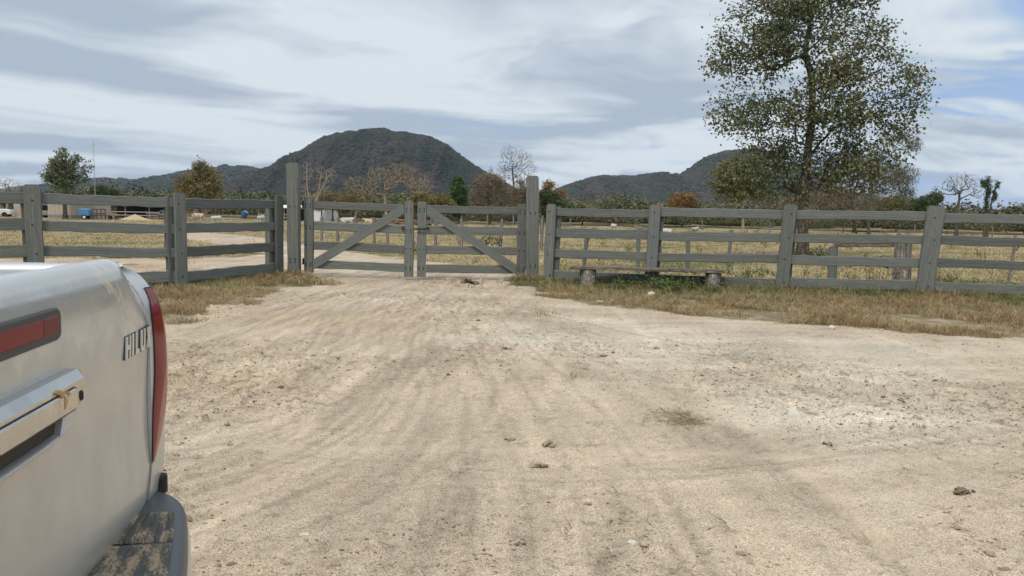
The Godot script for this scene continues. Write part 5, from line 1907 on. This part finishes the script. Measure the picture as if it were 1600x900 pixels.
func wire_fence(label: String, spots: Array, high: float, rad: float, sd: int, m: Material) -> void:
	var base := Vector3(spots[0][0], 0, spots[0][1])
	var root := thing("wire_fence", label, "fence", base)
	for k in spots.size():
		var p := Vector3(spots[k][0], land(spots[k][0], spots[k][1]), spots[k][1])
		fence_post(root, p - base, high * (0.94 + 0.12 * fposmod(k * 0.37, 1.0)), rad, sd + k, m)
	for h in [0.35, 0.62, 0.88]:
		var g := Geo.new()
		var pts := []
		for k in spots.size():
			var p := Vector3(spots[k][0], land(spots[k][0], spots[k][1]) + high * h, spots[k][1]) - base
			if k:
				pts.append((pts[-1] + p) * 0.5 - Vector3(0, 0.025, 0))
			pts.append(p)
		g.tube(pts, pts.map(func(_p): return 0.0035), 4, Color.WHITE, false)
		part("wire", g, iron, root)


func ribbed_wall(w: float, h: float, pitch: float) -> Geo:
	var g := Geo.new()
	var n := int(w / pitch) * 4
	g.sheet(n, 1, func(a, b):
		var k := int(round(a * n)) % 4
		return Vector3((a - 0.5) * w, b * h, 0.05 if k in [1, 2] else 0.0), Vector3.BACK)
	return g


func shed(label: String, at: Vector3, w: float, d: float, h: float, turn: float, wall: Color, roof: Color, skirt: bool) -> void:
	var root := thing("shed", label, "shed", at, turn)
	var m := solid(wall, 0.7, 0.1)
	var front := ribbed_wall(w, h - (0.5 if skirt else 0.0), 0.5)
	var o := part("front_wall", front, m, root)
	o.position = Vector3(0, 0.5 if skirt else 0.0, d / 2)
	for s in [-1.0, 1.0]:
		var e := part("side_wall", ribbed_wall(d, h, 0.5), m, root)
		e.position = Vector3(s * w / 2, 0, 0)
		e.rotation.y = s * PI / 2
	var b := part("back_wall", ribbed_wall(w, h, 0.5), m, root)
	b.position = Vector3(0, 0, -d / 2)
	b.rotation.y = PI
	if skirt:
		var g := Geo.new()
		g.box(Vector3(0, 0.25, d / 2), Vector3(w, 0.5, 0.12), 0.01)
		part("footing", g, solid(Color(0.25, 0.24, 0.23), 0.9), root)
	var rf := Geo.new()
	for s in [-1.0, 1.0]:
		rf.box(Vector3(0, h + 0.28, s * d * 0.26), Vector3(w + 0.5, 0.06, d * 0.56), 0.01, Color.WHITE, Basis(Vector3.RIGHT, s * 0.2))
	part("roof", rf, solid(roof, 0.6, 0.2), root)


func open_shed(label: String, at: Vector3, w: float, d: float, h: float, turn: float, roof: Color) -> void:
	var root := thing("open_shed", label, "shed", at, turn)
	var n := maxi(3, int(w / 4.0))
	for k in n + 1:
		for s in [-1.0, 1.0]:
			var g := Geo.new()
			g.tube([Vector3(-w / 2 + w * k / n, 0, s * d / 2), Vector3(-w / 2 + w * k / n, h, s * d / 2)], [0.11, 0.1], 7)
			part("post", g, old_wood, root)
	var rf := Geo.new()
	rf.box(Vector3(0, h + 0.14, 0), Vector3(w + 0.8, 0.08, d + 0.9), 0.01, Color.WHITE, Basis(Vector3.RIGHT, 0.09))
	part("roof", rf, solid(roof, 0.5, 0.1), root)
	var bk := Geo.new()
	bk.box(Vector3(0, h * 0.45, -d / 2 + 0.1), Vector3(w, h * 0.9, 0.08), 0.01)
	part("back_wall", bk, solid(Color(0.035, 0.03, 0.026), 0.9), root)
	for y in [0.5, 0.95]:
		var g := Geo.new()
		g.tube([Vector3(-w / 2, y, d / 2 + 0.15), Vector3(w / 2, y, d / 2 + 0.15)], [0.05, 0.05], 6)
		part("rail", g, solid(Color(0.5, 0.5, 0.48), 0.7), root)


func car(called: String, label: String, kind: String, at: Vector3, turn: float, body: Color, long: float, high: float, roof: Color) -> void:
	var root := thing(called, label, kind, at, turn)
	var w := 1.7
	var half := high * 0.52
	var prof := PackedVector2Array([Vector2(-long / 2, 0.38), Vector2(-long / 2 + 0.05, half * 0.95), Vector2(-long * 0.44, half + 0.05), Vector2(long * 0.22, half + 0.05), Vector2(long * 0.48, half - 0.06), Vector2(long / 2, half * 0.75), Vector2(long / 2 - 0.03, 0.38)])
	var g := Geo.new()
	g.prism(prof, -w / 2, w / 2, Color.WHITE, 0.04)
	var b := solid(body, 0.3, 0.1)
	part("body", g, b, root)
	var cab := Geo.new()
	cab.prism(PackedVector2Array([Vector2(-long * 0.42, half), Vector2(-long * 0.36, high * 0.97), Vector2(long * 0.02, high * 0.98), Vector2(long * 0.2, half)]), -w * 0.44, w * 0.44, Color.WHITE, 0.05)
	part("roof", cab, solid(roof, 0.4), root)
	var glass := solid(Color(0.015, 0.018, 0.02), 0.08)
	for s in [-1.0, 1.0]:
		for q in [[-0.35, -0.19], [-0.17, 0.09]]:
			var win := Geo.new()
			win.prism(PackedVector2Array([Vector2(long * q[0], half + 0.08), Vector2(long * (q[0] + 0.02), high * 0.9), Vector2(long * (q[1] - 0.03), high * 0.9), Vector2(long * q[1], half + 0.08)]), w * 0.43, w * 0.445)
			var e := part("window", win, glass, root)
			if s < 0:
				e.scale.z = -1.0
		for x in [-0.31, 0.31]:
			var t := Geo.new()
			t.tube([Vector3(long * x, 0.33, s * w * 0.32), Vector3(long * x, 0.33, s * w * 0.51)], [0.33, 0.32], 14)
			part("wheel", t, solid(Color(0.02, 0.02, 0.02), 0.9), root)


func tank_trailer(at: Vector3) -> void:
	var root := thing("tank_trailer", "blue tank trailer with a pale wheel beside the beige shed", "trailer", at, 0.2)
	var g := Geo.new()
	g.box(Vector3(0, 0.85, 0), Vector3(1.25, 0.85, 1.0), 0.08)
	g.box(Vector3(0, 1.3, 0), Vector3(0.9, 0.12, 0.7), 0.04)
	part("tank", g, solid(Color(0.10, 0.24, 0.42), 0.5), root)
	for s in [-1.0, 1.0]:
		var t := Geo.new()
		t.tube([Vector3(0.1, 0.3, s * 0.46), Vector3(0.1, 0.3, s * 0.62)], [0.3, 0.3], 12)
		var o := part("wheel", t, solid(Color(0.03, 0.03, 0.03), 0.9), root)
		var h := Geo.new()
		h.tube([Vector3(0.1, 0.3, s * 0.62), Vector3(0.1, 0.3, s * 0.64)], [0.16, 0.15], 10)
		part("rim", h, solid(Color(0.75, 0.75, 0.72), 0.5), o)
	var bar := Geo.new()
	bar.tube([Vector3(0.6, 0.5, 0), Vector3(1.4, 0.45, 0)], [0.05, 0.05], 6)
	part("drawbar", bar, iron, root)


func loading_ramp(at: Vector3) -> void:
	var root := thing("cattle_ramp", "reddish wooden cattle ramp with side rails beside the blue tank trailer", "cattle ramp", at, 0.05)
	var m := solid(Color(0.11, 0.06, 0.045), 0.85)
	for x in [-1.2, -0.7, -0.2]:
		for s in [-1.0, 1.0]:
			var g := Geo.new()
			g.box(Vector3(x, 0.65, s * 0.5), Vector3(0.1, 1.3, 0.1), 0.01)
			part("post", g, m, root)
	for y in [0.75, 1.25]:
		for s in [-1.0, 1.0]:
			var g := Geo.new()
			g.box(Vector3(-0.7, y, s * 0.5), Vector3(1.2, 0.12, 0.05), 0.01)
			part("rail", g, m, root)
	var deck := Geo.new()
	deck.box(Vector3(0.3, 0.55, 0), Vector3(2.4, 0.12, 1.0), 0.01, Color.WHITE, Basis(Vector3.BACK, -0.03))
	part("deck", deck, m, root)
	for x in [0.6, 1.35]:
		var g := Geo.new()
		g.box(Vector3(x, 0.25, 0), Vector3(0.14, 0.52, 0.9), 0.01)
		part("leg", g, m, root)


# smooth body over jointed bones: [x, y, z, radius] to [x, y, z, radius]
func body_mesh(bones: Array, lo: Vector3, hi: Vector3, cell: float, blend: float) -> Geo:
	var nx := int((hi.x - lo.x) / cell) + 1
	var ny := int((hi.y - lo.y) / cell) + 1
	var nz := int((hi.z - lo.z) / cell) + 1
	var f := PackedFloat32Array()
	f.resize(nx * ny * nz)
	f.fill(9.0)
	for b in bones:
		var a := Vector3(b[0][0], b[0][1], b[0][2])
		var e := Vector3(b[1][0], b[1][1], b[1][2])
		var ra: float = b[0][3]
		var rb: float = b[1][3]
		var reach := maxf(ra, rb) + blend + cell * 2.0
		var l := (a.min(e) - Vector3.ONE * reach - lo) / cell
		var h := (a.max(e) + Vector3.ONE * reach - lo) / cell
		var ab := e - a
		var len2 := maxf(ab.length_squared(), 1e-6)
		for z in range(maxi(0, int(l.z)), mini(nz, int(h.z) + 1)):
			for y in range(maxi(0, int(l.y)), mini(ny, int(h.y) + 1)):
				for x in range(maxi(0, int(l.x)), mini(nx, int(h.x) + 1)):
					var p := lo + Vector3(x, y, z) * cell
					var t := clampf((p - a).dot(ab) / len2, 0.0, 1.0)
					var d := p.distance_to(a + ab * t) - lerpf(ra, rb, t)
					var k := (z * ny + y) * nx + x
					var s := clampf(0.5 + 0.5 * (f[k] - d) / blend, 0.0, 1.0)
					f[k] = lerpf(f[k], d, s) - blend * s * (1.0 - s)
	var g := Geo.new()
	var at := {}
	for z in nz - 1:
		for y in ny - 1:
			for x in nx - 1:
				var sum := Vector3()
				var n := 0
				var k := (z * ny + y) * nx + x
				var inside := 0
				for c in 8:
					if f[k + (c & 1) + ((c >> 1) & 1) * nx + (c >> 2) * nx * ny] < 0.0:
						inside += 1
				if inside == 0 or inside == 8:
					continue
				for e in [[0, 1], [2, 3], [4, 5], [6, 7], [0, 2], [1, 3], [4, 6], [5, 7], [0, 4], [1, 5], [2, 6], [3, 7]]:
					var c0: int = e[0]
					var c1: int = e[1]
					var v0 := f[k + (c0 & 1) + ((c0 >> 1) & 1) * nx + (c0 >> 2) * nx * ny]
					var v1 := f[k + (c1 & 1) + ((c1 >> 1) & 1) * nx + (c1 >> 2) * nx * ny]
					if (v0 < 0.0) != (v1 < 0.0):
						var t := v0 / (v0 - v1)
						sum += Vector3(c0 & 1, (c0 >> 1) & 1, c0 >> 2).lerp(Vector3(c1 & 1, (c1 >> 1) & 1, c1 >> 2), t)
						n += 1
				var grad := Vector3(f[k + 1] - f[k], f[k + nx] - f[k], f[k + nx * ny] - f[k]).normalized()
				at[k] = g.vert(lo + (Vector3(x, y, z) + sum / n) * cell, grad)
	for k in at:
		var x: int = k % nx
		var y: int = (k / nx) % ny
		var z: int = k / (nx * ny)
		var here := f[k] < 0.0
		if y > 0 and z > 0 and (f[k + 1] < 0.0) != here and at.has(k - nx) and at.has(k - nx * ny) and at.has(k - nx - nx * ny):
			g.quad(at[k], at[k - nx], at[k - nx - nx * ny], at[k - nx * ny])
		if x > 0 and z > 0 and (f[k + nx] < 0.0) != here and at.has(k - 1) and at.has(k - nx * ny) and at.has(k - 1 - nx * ny):
			g.quad(at[k], at[k - 1], at[k - 1 - nx * ny], at[k - nx * ny])
		if x > 0 and y > 0 and (f[k + nx * ny] < 0.0) != here and at.has(k - 1) and at.has(k - nx) and at.has(k - 1 - nx):
			g.quad(at[k], at[k - 1], at[k - 1 - nx], at[k - nx])
	return g


func cow_bones(lying: bool) -> Array:
	# facing +x
	var y := 0.38 if lying else 0.98
	var b := [
		[[-0.72, y + 0.10, 0, 0.26], [-0.1, y + 0.02, 0, 0.36]], [[-0.1, y + 0.02, 0, 0.36], [0.5, y + 0.06, 0, 0.32]],
		[[0.42, y + 0.28, 0, 0.14], [0.55, y + 0.34, 0, 0.12]],
	]
	var head := Vector3(1.12, y + 0.35, 0) if lying else Vector3(1.12, 0.42, 0)
	b.append([[0.55, y + 0.14, 0, 0.22], [head.x - 0.08, head.y + 0.06, 0, 0.13]])
	b.append([[head.x - 0.08, head.y + 0.06, 0, 0.13], [head.x + 0.2, head.y - 0.14, 0, 0.075]])
	for s in [-1.0, 1.0]:
		b.append([[head.x - 0.08, head.y + 0.14, s * 0.1, 0.04], [head.x - 0.12, head.y + 0.12, s * 0.26, 0.025]])
		if lying:
			b.append([[0.5, 0.25, s * 0.25, 0.11], [0.75, 0.08, s * 0.3, 0.06]])
			b.append([[-0.6, 0.28, s * 0.25, 0.17], [-0.25, 0.1, s * 0.42, 0.07]])
		else:
			b.append([[0.48, 0.8, s * 0.17, 0.13], [0.50, 0.42, s * 0.17, 0.07]])
			b.append([[0.50, 0.42, s * 0.17, 0.07], [0.49, 0.04, s * 0.17, 0.055]])
			b.append([[-0.68, 0.95, s * 0.16, 0.18], [-0.58, 0.58, s * 0.17, 0.10]])
			b.append([[-0.58, 0.58, s * 0.17, 0.09], [-0.76, 0.42, s * 0.17, 0.06]])
			b.append([[-0.76, 0.42, s * 0.17, 0.06], [-0.72, 0.04, s * 0.17, 0.055]])
	b.append([[-0.95, y + 0.2, 0, 0.035], [-1.0, y - 0.35, 0, 0.03]])
	return b


func build_farmyard() -> void:
	wire_fence("wire fence on thin crooked posts behind the gate", [[-9.55, -36.9], [-8.45, -35.6], [-7.4, -34.6], [-6.3, -33.6], [-5.6, -33.0], [-3.35, -32.0], [-2.2, -31.9], [-0.55, -32.0], [1.2, -31.6]], 1.3, 0.075, 600, old_wood)
	wire_fence("wire fence on short grey posts in the pasture behind the bench", [[0.2, -20.6], [1.9, -19.9], [3.3, -19.4], [4.9, -20.6], [6.55, -22.4]], 1.15, 0.058, 640, wood)
	wire_fence("wire fence crossing the pasture beyond the right end of the plank fence", [[10.4, -18.2], [12.6, -18.7], [14.9, -19.2]], 1.25, 0.04, 660, old_wood)
	# far wire fence across the right pasture
	wire_fence("far line of pasture posts in front of the woods on the right", [[8, -104], [17, -103], [26, -102], [35, -101], [44, -99], [53, -98], [62, -96], [72, -95]], 1.4, 0.09, 680, old_wood)
	wire_fence("far posts before the brown trees behind the gate", [[-26, -96], [-20.5, -97], [-15.5, -98], [-11, -99], [-7, -100], [-3.5, -100], [0, -101], [4, -102]], 1.5, 0.1, 700, old_wood)
	var r := RandomNumberGenerator.new()
	r.seed = 12
	# old hitching rail behind the right fence
	var root := thing("stump_post", "thick weathered stump of a post behind the right fence, split top", "post", Vector3(8.7, land(8.7, -16.5), -16.5))
	var g := Geo.new()
	g.tube([Vector3(0, -0.1, 0), Vector3(0, 0.5, 0), Vector3(-0.01, 0.9, 0), Vector3(0, 1.16, 0), Vector3(0.01, 1.2, 0)], [0.19, 0.175, 0.17, 0.175, 0.15], 14, Color(1.15, 1.08, 1.02))
	for k in g.v.size():
		var p := g.v[k]
		var a := atan2(p.z, p.x)
		var s := 1.0 + 0.08 * sin(a * 4.0 + 1.0) + 0.05 * sin(a * 9.0)
		g.v[k] = Vector3(p.x * s, p.y + (0.05 * sin(a * 5.0) if p.y > 1.1 else 0.0), p.z * s)
	part("timber", g, old_wood, root)
	var post := thing("grey_post", "shorter grey post with a pale stub behind the right fence", "post", Vector3(7.36, land(7.36, -17.0), -17.0))
	g = Geo.new()
	g.tube([Vector3(0, -0.1, 0), Vector3(0.01, 0.4, 0), Vector3(0, 0.84, 0), Vector3(0, 0.90, 0)], [0.105, 0.1, 0.1, 0.085], 10)
	part("timber", g, wood, post)
	g = Geo.new()
	g.tube([Vector3(-0.14, 0.62, 0.06), Vector3(0.18, 0.5, 0.1)], [0.05, 0.045], 7, Color(1.3, 1.28, 1.25))
	part("stub", g, old_wood, post)
	var bar := part("cross_bar", plank(1.42, 0.09, 0.16, 88, Color(0.7, 0.6, 0.52), 0.012), old_wood)
	bar.transform = Transform3D(Basis(Vector3(1, 0.04, 0.35).normalized(), Vector3.UP, Vector3(1, 0.04, 0.35).normalized().cross(Vector3.UP)).orthonormalized(), Vector3(7.36, land(7.36, -17) + 0.93, -17.0))
	tag(bar, "rough brown bar laid across the grey post and the thick stump", "wooden bar")
	var stick := Geo.new()
	stick.tube([Vector3(0, 0.5, 0), Vector3(0.25, 0.56, 0.02), Vector3(0.5, 0.46, 0)], [0.025, 0.03, 0.02], 6)
	for k in 7:
		stick.tube([Vector3(0.05 + k * 0.06, 0, 0.02 * (k % 3)), Vector3(0.02 + k * 0.075, 0.3, 0), Vector3(k * 0.085, 0.5, 0)], [0.008, 0.006, 0.003], 4)
	var so := part("dead_stalks", stick, bark)
	so.position = Vector3(7.75, land(7.75, -16.2), -16.2)
	tag(so, "dead stalks and a bent dark branch between the grey post and the stump", "dead plant")

	# sheds and yard far on the left
	shed("long beige ribbed shed behind the small round tree on the left", Vector3(-54.0, 0, -92.5), 5.6, 4.0, 2.3, 0.05, Color(0.46, 0.41, 0.33), Color(0.33, 0.32, 0.30), true)
	shed("pale pinkish beige shed at the left edge, dark bush before it", Vector3(-63.0, 0, -98.0), 3.4, 4.0, 2.3, 0.05, Color(0.45, 0.38, 0.33), Color(0.33, 0.32, 0.30), false)
	open_shed("low dark open shed with a thin white roof left of the stick fence", Vector3(-52.2, 0, -105.0), 9.5, 5.0, 1.95, 0.1, Color(0.78, 0.79, 0.80))
	tank_trailer(Vector3(-51.0, 0, -88.3))
	loading_ramp(Vector3(-48.9, 0, -88.8))
	car("small_truck", "white vehicle half hidden by the left edge of the photo", "vehicle", Vector3(-65.5, 0, -94.0), 0.3, Color(0.72, 0.72, 0.70), 3.6, 1.9, Color(0.05, 0.05, 0.05))
	car("parked_car", "dark blue vehicle parked by the open shed", "vehicle", Vector3(-46.9, 0, -101.0), 0.15, Color(0.035, 0.08, 0.19), 2.6, 1.25, Color(0.05, 0.12, 0.26))
	car("small_truck", "white and black vehicle between the two beige sheds", "vehicle", Vector3(-58.1, 0, -91.5), 1.2, Color(0.7, 0.7, 0.7), 3.0, 1.7, Color(0.06, 0.06, 0.06))
	var sc := thing("white_container", "bright white metal shed seen through the left gate leaf", "shed", Vector3(-30.0, 0, -118.5), -0.25)
	var wm := solid(Color(0.85, 0.87, 0.89), 0.45)
	for e in [[-1.0, 0.0, 1.6], [0.88, 0.12, 1.62]]:
		g = Geo.new()
		g.box(Vector3(e[0], 0.95, e[1]), Vector3(e[2], 1.95, 2.2), 0.03)
		part("cabin", g, wm, sc)
	g = Geo.new()
	g.box(Vector3(-0.05, 1.0, 0.9), Vector3(0.1, 1.9, 0.3), 0.02)
	part("door_gap", g, solid(Color(0.03, 0.03, 0.03), 0.9), sc)
	g = Geo.new()
	g.box(Vector3(-0.05, 2.0, 0.05), Vector3(3.9, 0.1, 2.5), 0.02)
	part("roof", g, solid(Color(0.6, 0.62, 0.63), 0.5), sc)
	open_shed("dark lean-to with a white roof edge left of the white metal shed", Vector3(-36.5, 0, -117.0), 6.0, 4.0, 2.1, 0.0, Color(0.8, 0.8, 0.8))
	var mast := Geo.new()
	mast.tube([Vector3(0, 0, 0), Vector3(0, 5.5, 0), Vector3(0, 10.2, 0)], [0.05, 0.04, 0.025], 6)
	mast.box(Vector3(0, 9.6, 0), Vector3(0.5, 0.05, 0.05), 0.01)
	var mo := part("antenna_mast", mast, solid(Color(0.42, 0.42, 0.42), 0.5, 0.5))
	mo.position = Vector3(-55.5, 0, -93.0) + Vector3(0.6, 0, -4.5)
	tag(mo, "thin antenna mast rising behind the small round tree", "mast")
	# sand heap
	var heap := Geo.new()
	heap.sheet(24, 12, func(a, b): return Vector3(cos(a * TAU) * b * 2.3, 0.8 * (1.0 - b) * (1.0 - b * 0.3) + 0.03 * sin(a * 19.0) * b * (1.0 - b), sin(a * TAU) * b * 1.2), Vector3.UP)
	var ho := part("sand_heap", heap, solid(Color(0.42, 0.33, 0.2), 0.95))
	ho.position = Vector3(-45.9, -0.02, -90.0)
	tag(ho, "low heap of tan sand between the cattle ramp and the stick fence", "sand heap")
	# stick fence
	var sf := thing("stick_fence", "rustic stick fence with close pale pickets before the open shed", "fence", Vector3(-45.5, 0, -92.0))
	var sm := solid(Color(0.34, 0.28, 0.2), 0.9)
	for k in 46:
		g = Geo.new()
		var hh := r.randf_range(0.75, 1.25)
		g.tube([Vector3(r.randfn(0, 0.02), 0, 0), Vector3(r.randfn(0, 0.05), hh, 0)], [0.035, 0.03], 5)
		var o := part("picket", g, sm if k % 3 else old_wood, sf)
		o.position = Vector3(k * 0.28, 0, k * 0.06)
	for y in [0.4, 0.85]:
		g = Geo.new()
		g.tube([Vector3(0, y, 0.04), Vector3(12.6, y, 2.74)], [0.03, 0.03], 5)
		part("rail", g, sm, sf)
	# blue drum on a stand
	var drum := thing("water_drum", "tilted blue drum on a stand in the left pasture", "drum", Vector3(-38.5, 0, -106.0))
	g = Geo.new()
	var ax := Vector3(0.5, 0.75, 0.25).normalized()
	g.tube([Vector3(-0.1, 0.55, 0) - ax * 0.05, Vector3(-0.1, 0.55, 0), Vector3(-0.1, 0.55, 0) + ax * 0.45, Vector3(-0.1, 0.55, 0) + ax * 0.9, Vector3(-0.1, 0.55, 0) + ax * 0.95], [0.38, 0.42, 0.42, 0.42, 0.38], 16)
	part("barrel", g, solid(Color(0.05, 0.12, 0.26), 0.4), drum)
	for k in 3:
		var h := Geo.new()
		h.tube([Vector3(-0.1, 0.55, 0) + ax * (0.2 + k * 0.25), Vector3(-0.1, 0.55, 0) + ax * (0.24 + k * 0.25)], [0.435, 0.435], 16, Color.WHITE, false)
		part("hoop", h, solid(Color(0.08, 0.17, 0.33), 0.4), drum)
	for s in [-0.25, 0.4]:
		g = Geo.new()
		g.tube([Vector3(s, 0, 0.2), Vector3(s * 0.6, 0.7, 0)], [0.05, 0.05], 5)
		part("leg", g, old_wood, drum)
	var log_mesh := Geo.new()
	log_mesh.tube([Vector3(0, 0.12, 0), Vector3(0.9, 0.16, 0.1), Vector3(1.7, 0.1, 0)], [0.13, 0.11, 0.08], 8, Color(1.3, 1.2, 1.05))
	var lo := part("fallen_log", log_mesh, old_wood)
	lo.position = Vector3(-37.2, 0, -105.5)
	tag(lo, "short pale log lying just right of the blue drum", "log")
	var log2 := part("fallen_log", log_mesh, old_wood)
	log2.transform = Transform3D(Basis(Vector3.BACK, -0.32).scaled(Vector3(1.05, 0.7, 0.7)), Vector3(13.6, 0.55, -84.0))
	tag(log2, "slanting pale fallen branch in the pasture seen above the bench", "log")

	# cattle
	var graze := body_mesh(cow_bones(false), Vector3(-1.25, -0.05, -0.5), Vector3(1.5, 1.6, 0.5), 0.045, 0.09).mesh()
	var lie := body_mesh(cow_bones(true), Vector3(-1.25, -0.05, -0.65), Vector3(1.5, 1.1, 0.65), 0.045, 0.09).mesh()
	var coat := solid(Color(0.50, 0.48, 0.43), 0.9)
	var coat_brown := solid(Color(0.10, 0.05, 0.03), 0.9)
	var coat_tan := solid(Color(0.5, 0.43, 0.33), 0.9)
	for e in [
		["white cow grazing below the green trees, seen through the left gate leaf", -21.6, -96.5, 0.2, lie, coat, 0.95],
		["pale tan cow lying behind the left gate leaf near its brace", -18.9, -97.5, 3.0, lie, coat_tan, 0.8],
		["white cow standing alone in the pasture above the bench's left end", 11.5, -85.0, 1.9, graze, coat, 0.62],
		["white cow with a brown head in the pasture above the bench's right end", 16.5, -80.5, 3.2, lie, coat, 0.8],
		["cream cow by the twig fence left of the blue drum", -33.4, -78.5, 2.8, graze, coat_tan, 0.8],
		["small cream calf at the twigs, right of the cream cow", -31.2, -78.0, 0.4, graze, coat, 0.6],
		["white calf in the gap beside the left gate post", -29.9, -88.0, 1.3, graze, coat, 0.7],
		["tiny white cow far off in the pasture below the orange tree", 24.0, -98.0, 0.6, lie, coat, 0.6],
	]:
		var root_c := thing("cow", e[0], "cow", Vector3(e[1], land(e[1], e[2]), e[2]), e[3], "cattle in the pasture")
		root_c.scale = Vector3.ONE * e[6]
		part("body", e[4], e[5], root_c)
		if e[5] == coat:
			var hd := Geo.new()
			hd.tube([Vector3(1.30, 0.30 if e[4] == graze else 0.60, 0), Vector3(1.36, 0.26 if e[4] == graze else 0.56, 0)], [0.08, 0.05], 8)
			part("muzzle", hd, coat_brown, root_c)
		if e[1] == 16.5:
			var cap := body_mesh([[[0.98, 0.76, 0, 0.17], [1.3, 0.56, 0, 0.1]], [[0.75, 0.64, 0, 0.21], [1.0, 0.76, 0, 0.16]]], Vector3(0.4, 0.2, -0.4), Vector3(1.6, 1.1, 0.4), 0.05, 0.08)
			part("brown_head", cap, coat_brown, root_c)
	# twigs where the two cream animals stand
	var tw := Geo.new()
	for k in 60:
		var p := Vector3(r.randf_range(-2.5, 1.5), -0.05, r.randf_range(-0.7, 0.7))
		var q := p + Vector3(r.randfn(0, 0.3), r.randf_range(0.6, 1.7), r.randfn(0, 0.2))
		tw.tube([p, p.lerp(q, 0.5) + Vector3(r.randfn(0, 0.08), 0, 0), q], [0.025, 0.018, 0.008], 4, Color.WHITE, false)
	var to := part("brushwood", tw, pale_bark)
	to.position = Vector3(-33.2, 0, -76.5)
	to.set_meta("kind", "stuff")
	tag(to, "pale dry brushwood standing before the cream cow", "brushwood")
	var rust := Geo.new()
	for k in 5:
		var b := lump(90 + k, 0.5)
		for i in b.v.size():
			b.v[i] = b.v[i] * Vector3(0.9, 0.55, 0.5) + Vector3(-1.9 + k * 0.95, 0.15, 0)
		var first := rust.v.size()
		rust.v.append_array(b.v); rust.n.append_array(b.n); rust.t.append_array(b.t); rust.c.append_array(b.c)
		for i in b.i:
			rust.i.append(first + i)
	var ro := part("earth_mound", rust, solid(Color(0.15, 0.085, 0.055), 0.95))
	ro.position = Vector3(-13.6, 0, -98.0)
	tag(ro, "low red-brown mound of earth behind the middle of the gate", "earth mound")
	var shrub := bush_mesh(8)
	_shrub(shrub, "dark shrub in front of the pale pinkish beige shed", Vector3(-64.71, 0, -95.00), 0.75, Color(0.05, 0.075, 0.026))
	_shrub(shrub, "dark green bush at the foot of the tall leafy tree", Vector3(11.86, 0, -28.60), 0.42, Color(0.05, 0.075, 0.026))
	_shrub(shrub, "green bush seen through the right gate leaf", Vector3(-0.96, 0, -31.50), 0.50, Color(0.05, 0.075, 0.026))
	_shrub(shrub, "narrow green shrub in the gap between the gate leaves", Vector3(-3.47, 0, -26.00), 0.35, Color(0.05, 0.075, 0.026))
	_shrub(shrub, "low dark bush in the pasture above the bench", Vector3(15.79, 0, -100.00), 1.60, Color(0.10, 0.105, 0.042))
	_shrub(shrub, "small bush between the olive tree and the tall leafy tree", Vector3(38.49, 0, -115.00), 1.80, Color(0.10, 0.105, 0.042))
	_shrub(shrub, "green shrub at the left gate post's foot beyond the fence", Vector3(-0.17, 0, -19.00), 0.22, Color(0.05, 0.075, 0.026))


func _shrub(shape: Mesh, label: String, at: Vector3, s: float, c: Color) -> void:
	var root := thing("green_shrub", label, "shrub", Vector3(at.x, land(at.x, at.z) + s * 0.4, at.z), at.x)
	var m := solid(c, 0.6)
	m.vertex_color_use_as_albedo = true
	var o := part("foliage", shape, m, root)
	o.scale = Vector3(s * 1.15, s, s)
	o.set_meta("kind", "stuff")


func _ready() -> void:
	# camera, sky, sun, exposure
	var cam := Camera3D.new()
	cam.name = "camera"
	cam.position = Vector3(0, 1.45, 0)
	cam.rotation_degrees = Vector3(-5.54, 0, 1.2)
	cam.fov = 42.58
	cam.near = 0.05
	cam.far = 9000.0
	add_child(cam)
	cam.current = true
	var env := Environment.new()
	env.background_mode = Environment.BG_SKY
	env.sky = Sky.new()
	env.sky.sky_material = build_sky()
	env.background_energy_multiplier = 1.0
	env.tonemap_mode = Environment.TONE_MAPPER_LINEAR
	env.tonemap_exposure = 1.38
	env.sdfgi_enabled = true
	env.ssao_enabled = true
	env.ssil_enabled = true
	env.fog_enabled = true
	env.fog_density = 0.00007
	env.fog_light_color = Color(0.80, 0.88, 1.0)
	var we := WorldEnvironment.new()
	we.name = "environment"
	we.environment = env
	add_child(we)
	var sun := DirectionalLight3D.new()
	sun.name = "sun"
	sun.light_energy = 0.5
	sun.light_color = Color(1.0, 0.95, 0.87)
	sun.light_angular_distance = 10.0
	sun.shadow_enabled = true
	sun.rotation_degrees = Vector3(-58, -25, 0)
	add_child(sun)

	# shared noises and materials
	for e in [[rough_noise, 1, 0.06, 3], [fine_noise, 2, 0.5, 3], [lump_noise, 3, 5.0, 2]]:
		var f: FastNoiseLite = e[0]
		f.seed = e[1]
		f.frequency = e[2]
		f.fractal_octaves = e[3]
		f.noise_type = FastNoiseLite.TYPE_SIMPLEX_SMOOTH
	make_materials()
	build_ground()
	build_far()
	build_trees()
	build_fences()
	build_bench()
	build_farmyard()
	build_grass()
	build_pickup()
	build_stones()
